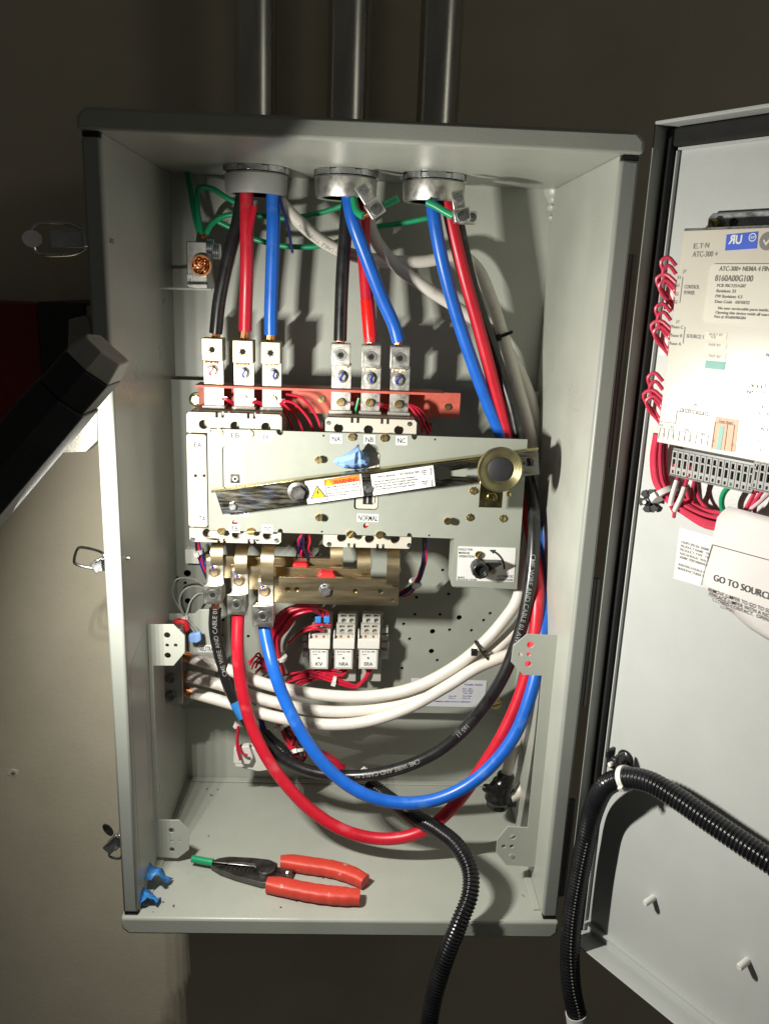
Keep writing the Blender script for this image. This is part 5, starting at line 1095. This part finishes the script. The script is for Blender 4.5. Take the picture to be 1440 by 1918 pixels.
us = MB().prism(fc, [fc.px(1361, 439), fc.px(1420, 433), fc.px(1417, 465), fc.px(1358, 469)], .0001, .0004).build('blue_sticker', 'sticker_blue', ct, smooth=False)
mb = MB()
for tx, u, v, u1, h in (('R', 1364, 456, 1376, 14), ('U', 1377, 456, 1389, 14)):
    a, b = fc.px(u, v); a1, _ = fc.px(u1, v); text_on(mb, fc, tx, a if tx == 'U' else a1, b, h * fc.sc(u, v), (a1 - a) * (1 if tx == 'U' else -1), bold=.035, c=.0006)
a, b = fc.px(1410, 444); mb.prism(fc, [pts_circle(a, b, .0035, 16), pts_circle(a, b, .0027, 16)], .0005, .0007); text_on(mb, fc, 'SP', a - .0019, b - .0011, .0022, .004, c=.0006)
mb.build('sticker_print', 'ink_white', us, smooth=False)
a, b = fc.px(1438, 451); rk = MB().prism(fc, pts_circle(a, b, .0075, 24), .0001, .0003).build('round_mark', 'ink_soft', ct, smooth=False)
MB().prism(fc, [(a - .0042, b + .0006), (a - .0028, b + .0014), (a - .0012, b - .0012), (a + .0032, b + .004), (a + .0042, b + .003), (a - .0010, b - .0038)], .0004, .0006).build('tick', 'label_cream', rk, smooth=False)
# terminal blocks under the controller
def tblock(u0, v0, n, pitch, par):
    a, b = fd.px(u0, v0, .020); o = MB(); Wt = n * pitch; Hh = .0235
    m = MB(); m.box((a, b - Hh, .004), (a + Wt, b, .020), fd); blk = m.build('terminal_block', 'grey_plastic', par, bevel=.0004)
    ff = Fr(fd.w(0, 0, .020), DD, Z)
    for k in range(n):
        x = a + pitch * k; m = MB()
        m.prism(ff, [rloop(x + .0002, b - Hh, x + pitch - .0002, b), rloop(x + pitch * .22, b - .0068, x + pitch * .80, b - .0018), rloop(x + pitch * .26, b - .0160, x + pitch * .74, b - .0085), rloop(x + pitch * .34, b - .0222, x + pitch * .66, b - .0192)], .0001, .0030)
        m.build('terminal', 'grey_plastic', blk, bevel=.0002)
    MB().box((a, b - Hh - .0014, .004), (a + Wt, b - Hh - .0001, .024), fd).build('block_base', 'black_plastic', blk); 
    MB().box((a, b + .0001, .004), (a + Wt, b + .0022, .022), fd).build('block_ridge', 'black_plastic', blk)
    m = MB(); m.box((a + .0005, b - Hh + .0005, .0201), (a + Wt - .0005, b - .0005, .0204), fd); m.build('block_core', 'black_plastic', blk)
tblock(1263, 842, 14, .0061, ct); 
a, b = fd.px(1413, 864, .02); tblock(1415, 864, 8, .0061, ct)
# wire loops at the controller's left side
def PDl(l): return [PD(u, v, c) for u, v, c in l]
for k, (v0, lab) in enumerate(((525, 'red wire loops at the left of the controller beside the control power legend'), (612, 'red wire loops at the left of the controller beside the phase legend'), (742, 'lowest red wire loops at the left of the controller'))):
    t = thing('wire_bundle', lab, 'wires', PD(1240, v0, .01), 'red wires on the door'); dx = -.113 * (v0 - 525)
    for (du, dv, L) in ((0, -32, 30), (4, -16, 26), (-12, 0, 40), (0, 12, 34)):
        u_, v_ = 1264 + dx, v0 + dv
        MB().tube(spline(PDl([(u_ + 2, v_ + 4, .020), (u_ - L * .45, v_ - 12, .024), (u_ - L * .85, v_ - 4, .026), (u_ - L * .7, v_ + 14, .022), (u_ - L * .3, v_ + 30, .016), (u_ + 2, v_ + 46, .014)]), .004), .0019, 8).build('wire', 'wire_door', t)
    MB().box((fd.px(1256 + dx, v0 + 30, .012)[0] - .004, fd.px(1256 + dx, v0 + 30, .012)[1] - .012, .0005), (fd.px(1256 + dx, v0 + 30, .012)[0] + .006, fd.px(1256 + dx, v0 + 30, .012)[1] + .012, .016), fd).build('plug', 'nylon_white', t, bevel=.0008)
rnd = random.Random(5)
t = thing('wire_bundle', 'thick bundle of red wires curving under the controller to the paper card', 'wires', PD(1300, 960, .01), 'red wires on the door')
for k in range(9):
    s = k / 8; c_ = .010 + rnd.uniform(0, .012)
    MB().tube(spline(PDl([(1226 + 22 * s + rnd.uniform(-1, 1), 812 + 4 * s, c_ + .006), (1220 + 26 * s, 860, c_), (1226 + 24 * s, 905 - 6 * s, c_), (1248 + 14 * s + rnd.uniform(-2, 2), 938 - 12 * s, c_), (1285 + 6 * s, 965 - 24 * s, c_), (1322, 985 - 30 * s + rnd.uniform(-2, 2), c_), (1360, 992 - 30 * s, c_)]), .006), .0020, 8).build('wire', 'wire_door', t)
tie(t, PD(1243, 925, .016), DD * .7 - Z * .8, .013, w=.0028, head=DN)
t = thing('wire_bundle', 'red wires with white printed markers dropping from the terminal block', 'wires', PD(1290, 940, .01), 'red wires on the door')
for a_, pts_ in ((1, [(1273, 872, .018), (1270, 892, .020), (1260, 925, .024), (1256, 945, .022), (1262, 958, .016)]), (1, [(1295, 878, .018), (1288, 895, .022), (1276, 930, .026), (1264, 956, .022), (1262, 968, .016)]), (0, [(1277, 874, .016), (1284, 910, .014), (1292, 940, .012), (1315, 965, .010), (1345, 985, .010)]), (0, [(1300, 880, .016), (1302, 905, .014), (1310, 935, .012), (1330, 958, .010), (1350, 972, .010)]), (0, [(1305, 882, .018), (1298, 910, .018), (1297, 940, .014), (1310, 960, .012), (1340, 975, .010)])):
    p_ = spline(PDl(pts_), .004); MB().tube(p_, .0019, 8).build('wire', 'wire_door', t)
    if a_: n_ = len(p_); MB().tube(p_[int(n_ * .35):int(n_ * .85)], .0026, 10).build('marker_sleeve', 'nylon_white', t)
for k in (0, 1):
    u_ = 1268 + 26 * k; pts_ = PDl([(u_, 868 + 4 * k, .018), (u_ + 1, 884 + 4 * k, .018)]); MB().tube(pts_, .0042, 10).build('heat_shrink', 'wire_door', t)
gd = MB().tube(spline(PDl([(1386, 892, .018), (1372, 906, .020), (1356, 922, .020), (1351, 940, .018), (1354, 955, .016), (1366, 975, .010)]), .004), .0026, 10).build('ground_wire', 'cable_green'); tag(gd, 'green wire bending down from the terminal block on the door', 'wire', 'green ground wires')
t = thing('wire_bundle', 'red and pink wires at the right picture edge below the second terminal block', 'wires', PD(1420, 960, .01), 'red wires on the door')
for m_, pts_ in (('wire_door', [(1424, 900, .018), (1412, 925, .020), (1398, 950, .018), (1388, 968, .012)]), ('wire_door', [(1440, 905, .018), (1420, 930, .020), (1404, 952, .016), (1392, 970, .012)]), ('wire_pink', [(1450, 915, .018), (1425, 938, .022), (1404, 956, .018), (1396, 972, .012)]), ('wire_door', [(1432, 905, .014), (1415, 945, .012), (1412, 972, .010)])): MB().tube(spline(PDl(pts_), .004), .0019, 8).build('wire', m_, t)
# labels and card on the door
wl2 = MB().prism(fd, [fd.px(1274, 988), fd.px(1345, 1008), fd.px(1330, 1103), fd.px(1262, 1083)], .0003, .0008).build('door_label', 'label_white', smooth=False); tag(wl2, 'small white certification label on the door, left of the large card', 'label')
lettering(wl2, fd, [('OSHPD SPECIAL SEISMIC', 1275, 1017, 1331, 4.2), ('PRODUCT NAME:  TR', 1274, 1024, 1330, 4.2), ('PRODUCT TYPE:  TR', 1273, 1031, 1329, 4.2), ('ANCHORAGE:  WALL', 1272, 1038, 1328, 4.2), ('SEISMIC PERFORMANCE', 1272, 1045, 1327, 4.2), ('IDENTIFICATION & T', 1270, 1059, 1321, 4.2), ('MANUFACTURER S', 1269, 1066, 1319, 4.2)], 'ink_soft', c=.0011)
rows = 26; left = [(948, 1364), (965, 1344), (1004, 1335), (1060, 1324), (1098, 1314), (1126, 1346), (1177, 1402), (1200, 1440), (1222, 1480)]
def card_v(s): return .030 + .006 * math.sin(s * 3) - .020 * max(0, s - .62) ** 1.5
def lu(v):
    for (v0, u0), (v1, u1) in zip(left, left[1:]):
        if v0 <= v <= v1: return u0 + (u1 - u0) * (v - v0) / (v1 - v0)
    return left[-1][1]
vs, fc_ = [], []
for k in range(rows + 1):
    s = k / rows; v = 948 + (1222 - 948) * s; c_ = card_v(s); a, b = fd.px(lu(v), v, c_)
    for j in range(7): t_ = j / 6; vs.append(fd.w(a + (.300 - a) * t_, b, c_ + .004 * math.sin(t_ * 3)))
for k in range(rows):
    for j in range(6): i = k * 7 + j; fc_.append((i, i + 1, i + 8, i + 7))
ROWS = [(vs[k * 7], fd.px(0, 0)) for k in range(1)]; RB_ = [((vs[k * 7] - fd.o).dot(DD), vs[k * 7].z, card_v(k / rows)) for k in range(rows + 1)]
def card_c(a, b):
    for (a0, b0, c0), (a1, b1, c1) in zip(RB_, RB_[1:]):
        if b1 <= b <= b0:
            t = (b0 - b) / max(1e-6, b0 - b1); al = a0 + (a1 - a0) * t; c = c0 + (c1 - c0) * t
            return c + .004 * math.sin(max(0, (a - al) / (.3 - al)) * 3)
    return RB_[-1][2]
def on_card(mb):
    for i, p in enumerate(mb.v):
        q = p - fd.o; a, b = q.dot(DD), q.z; mb.v[i] = fd.w(a, b, card_c(a, b) + .0008)
    return mb
mb = MB(); mb.add(vs, fc_); card = mb.build('instruction_card', 'paper'); tag(card, 'large bent pinkish card on the door headed GO TO SOURCE', 'card')
sol = card.modifiers.new('thickness', 'SOLIDIFY'); sol.thickness = .0006
fcd = Fr(fd.w(0, 0, .034), DD, Z); mb = MB()
for tx, u, v, u1, h in (('GO TO SOURCE 2', 1339, 1086, 1470, 11.5), ('REMOVE JUMPER TO GO TO SOURCE', 1329, 1106, 1482, 6.5), ('REPLACE JUMPER WITH A NORMALLY', 1330, 1115, 1492, 6.5), ('CLOSED CONTACT.  OPEN TO', 1336, 1125, 1468, 6.2), ('SOURCE 2.', 1350, 1138, 1378, 5)):
    a, b = fcd.px(u, v); a1, _ = fcd.px(u1, v); s_ = fcd.sc(u, v); mb = MB(); text_on(mb, fcd, tx, a, b, h * s_, a1 - a, bold=.004, c=.0004); on_card(mb).build('lettering', 'ink', card, smooth=False)
mb = MB()
seg(mb, [(1335 + 12 * k, 1020 + 3.05 * k) for k in range(14)], 1.2, fcd, .0004); seg(mb, [(1335, 1020), (1324, 1062), (1316, 1096)], 1.2, fcd, .0004)
on_card(mb).build('border_line', 'ink', card, smooth=False)

# ================================================================== blue tape scraps and pliers
def scrap(name, label, m, base, size, seed, up_=.02):
    rnd = random.Random(seed); n = 7; vs = []; f_ = []
    for i in range(n):
        for j in range(4):
            u_, w_ = i / (n - 1), j / 3; vs.append(V(base) + V(((u_ - .3) * size[0] + rnd.uniform(-.15, .15) * size[0] * .5, (w_ - .5) * size[1] + rnd.uniform(-.2, .2) * size[1], up_ * (math.sin(u_ * 2.6 + w_) * .8 + rnd.uniform(-.1, .25)))))
    for i in range(n - 1):
        for j in range(3): k = i * 4 + j; f_.append((k, k + 1, k + 5, k + 4))
    mb = MB(); mb.add(vs, f_); o = mb.build(name, m, ang=14); s_ = o.modifiers.new('thick', 'SOLIDIFY'); s_.thickness = .0004
    tag(o, label, 'tape', 'scraps of blue tape'); return o
p = CAM + pray(280, 1662) * ((0 - CAM.z) / pray(280, 1662).z)
scrap('tape_scrap', 'larger crumpled blue tape scrap in the enclosure\'s lower left corner', 'tape_blue', p + V((-.004, 0, .006)), (.040, .022), 3, .022)
p = CAM + pray(270, 1695) * ((0 - CAM.z) / pray(270, 1695).z)
scrap('tape_scrap', 'smaller blue tape scrap just in front of the crumpled one by the left flange', 'tape_blue', p + V((0, 0, .004)), (.026, .016), 4, .014)
ftp = front(.136)
tp = [(624, 864), (634, 856), (645, 851), (655, 846), (664, 838), (671, 831), (674, 842), (682, 848), (691, 851)]; bt_ = [(626, 868), (635, 874), (645, 877), (655, 878), (663, 879), (670, 879), (677, 878), (684, 876), (690, 872)]
mb = MB(); vs = []; f_ = []; rn = random.Random(21)
for i, (a_, b_) in enumerate(zip(tp, bt_)):
    for j in range(5): q = j / 4; vs.append(P(a_[0] + (b_[0] - a_[0]) * q + rn.uniform(-1.5, 1.5), a_[1] + (b_[1] - a_[1]) * q, .1445 - .016 * math.sin(math.pi * (1 - q) * .8) * math.sin(math.pi * (i + .5) / 9) - rn.uniform(0, .008)))
for i in range(8):
    for j in range(4): k = i * 5 + j; f_.append((k, k + 1, k + 6, k + 5))
mb.add(vs, f_); o = mb.build('tape_scrap', 'tape_blue_pale', ang=14)
s_ = o.modifiers.new('thick', 'SOLIDIFY'); s_.thickness = .0005; tag(o, 'pale blue tape scrap stuck on the plate above the lever below label NB', 'tape', 'scraps of blue tape')

# pliers: built in a local frame lying on the floor
def FL(u, v, z=0): d = pray(u, v); return CAM + d * ((z - CAM.z) / d.z)
PZ = .008
A = FL(395, 1622, PZ); Bp = FL(690, 1668, PZ); ax = (Bp - A); ax.z = 0; ax.normalize(); fpz = Fr((A.x, A.y, PZ), ax, Z.cross(ax))
def pl(u, v, z=PZ): q = FL(u, v, z) - fpz.o; return (q.dot(fpz.ex), q.dot(fpz.ey))
pli = thing('pliers', 'wire stripping pliers with red grips lying on the enclosure floor', 'pliers', FL(500, 1655, 0))
fz_ = Fr((A.x, A.y, 0), fpz.ex, fpz.ey)
J = .0095
jaw1 = [pl(u, v, J) for u, v in ((394, 1617), (410, 1610), (430, 1607), (470, 1609), (505, 1613), (520, 1620), (505, 1630), (478, 1627), (440, 1621), (420, 1620))]
jaw2 = [pl(u, v, J) for u, v in ((394, 1619), (418, 1621), (440, 1624), (478, 1630), (512, 1634), (540, 1640), (520, 1652), (490, 1654), (440, 1640), (412, 1630))]
MB().prism(fz_, jaw1, .003, .0115).build('jaw', 'dark_steel', pli, bevel=.0008)
MB().prism(fz_, jaw2, .002, .0095).build('jaw', 'dark_steel', pli, bevel=.0008)
MB().prism(fz_, [pl(u, v, .0118) for u, v in ((424, 1616), (450, 1615), (478, 1618), (478, 1624), (450, 1621), (426, 1619))], .0112, .0122).build('cutting_edge', 'zinc', pli, bevel=.0004)
mb = MB()
for k in range(7): a, b = pl(428 + k * 8, 1623.5 + k * .7, .0118); mb.prism(fz_, pts_circle(a, b, .0016, 8), .0090, .0118)
stuff(mb.build('stripping_notches', 'black_plastic', pli))
a, b = pl(498, 1627, .012); pv = MB(); pv.lathe(fz_.w(a, b, .0095), Z, [(.0125, 0), (.0125, .004), (.0115, .0052)], 32); pv.build('pivot', 'dark_steel', pli)
a, b = pl(532, 1634, .01); MB().prism(fz_, [(a - .012, b - .009), (a + .010, b - .005), (a + .010, b + .010), (a - .012, b + .009)], .003, .0085).build('heel', 'dark_steel', pli, bevel=.001)
sp_ = MB(); sp_.tube([fz_.w(a + .004 + .0022 * math.cos(k * .8), b - .004 + k * .0002, .008 + .0022 * math.sin(k * .8)) for k in range(40)], .0007, 6); sp_.build('spring', 'chrome', pli)
def grip(pts_, w0):
    path = spline([FL(u, v, PZ + .001) for u, v in pts_], .003); n = len(path)
    mb = MB(); vs, fc2 = [], []; m = 14
    for k, q in enumerate(path):
        t = (path[min(k + 1, n - 1)] - path[max(k - 1, 0)]).normalized(); s_ = Z.cross(t).normalized(); f_ = k / (n - 1)
        w_ = w0 * (1.0 if f_ > .12 else .75 + 2 * f_) * (1 - .16 * max(0, f_ - .8) / .2) * (1 + .035 * math.sin(f_ * 46) * (f_ > .3)); h_ = .0085 * (1 if f_ < .9 else 1 - 1.2 * (f_ - .9))
        for i in range(m):
            th = 2 * math.pi * i / m; cx, cy = math.cos(th), math.sin(th); e = .65
            vs.append(q + s_ * (w_ * abs(cx) ** e * (1 if cx > 0 else -1)) + Z * (h_ * abs(cy) ** e * (1 if cy > 0 else -1)))
    for k in range(n - 1):
        for i in range(m): j = (i + 1) % m; fc2.append((k * m + i, k * m + j, (k + 1) * m + j, (k + 1) * m + i))
    fc2.append(tuple(reversed(range(m)))); fc2.append(tuple(range((n - 1) * m, n * m)))
    mb.add(vs, fc2); return mb.build('grip', 'grip_red', pli, ang=50)
grip([(525, 1617), (545, 1617), (580, 1622), (620, 1628), (655, 1638), (684, 1652)], .0105)
grip([(500, 1658), (525, 1661), (560, 1668), (600, 1675), (640, 1679), (674, 1681)], .0112)
gs = MB().tube([FL(360, 1609, .010), FL(380, 1613, .010), FL(399, 1616, .010)], .0046, 14).build('insulation_scrap', 'cable_green'); tag(gs, 'short green insulation scrap at the tip of the pliers', 'scrap')
# tiny metal shavings on the floor
mb = MB()
for k in range(16):
    u, v = rnd.choice(((395, 1485), (420, 1478), (307, 1698), (1005, 1662), (962, 1688), (540, 1700), (410, 1560), (620, 1640), (900, 1640))); q = FL(u + rnd.uniform(-20, 20), v + rnd.uniform(-12, 12), .0009)
    mb.tube([q, q + V((rnd.uniform(-.003, .003), rnd.uniform(-.003, .003), rnd.uniform(0, .0006)))], .0005, 5)
sv = mb.build('metal_shavings', 'dark_steel'); stuff(sv); sv['label'] = 'tiny metal shavings scattered on the enclosure floor'; sv['category'] = 'shavings'
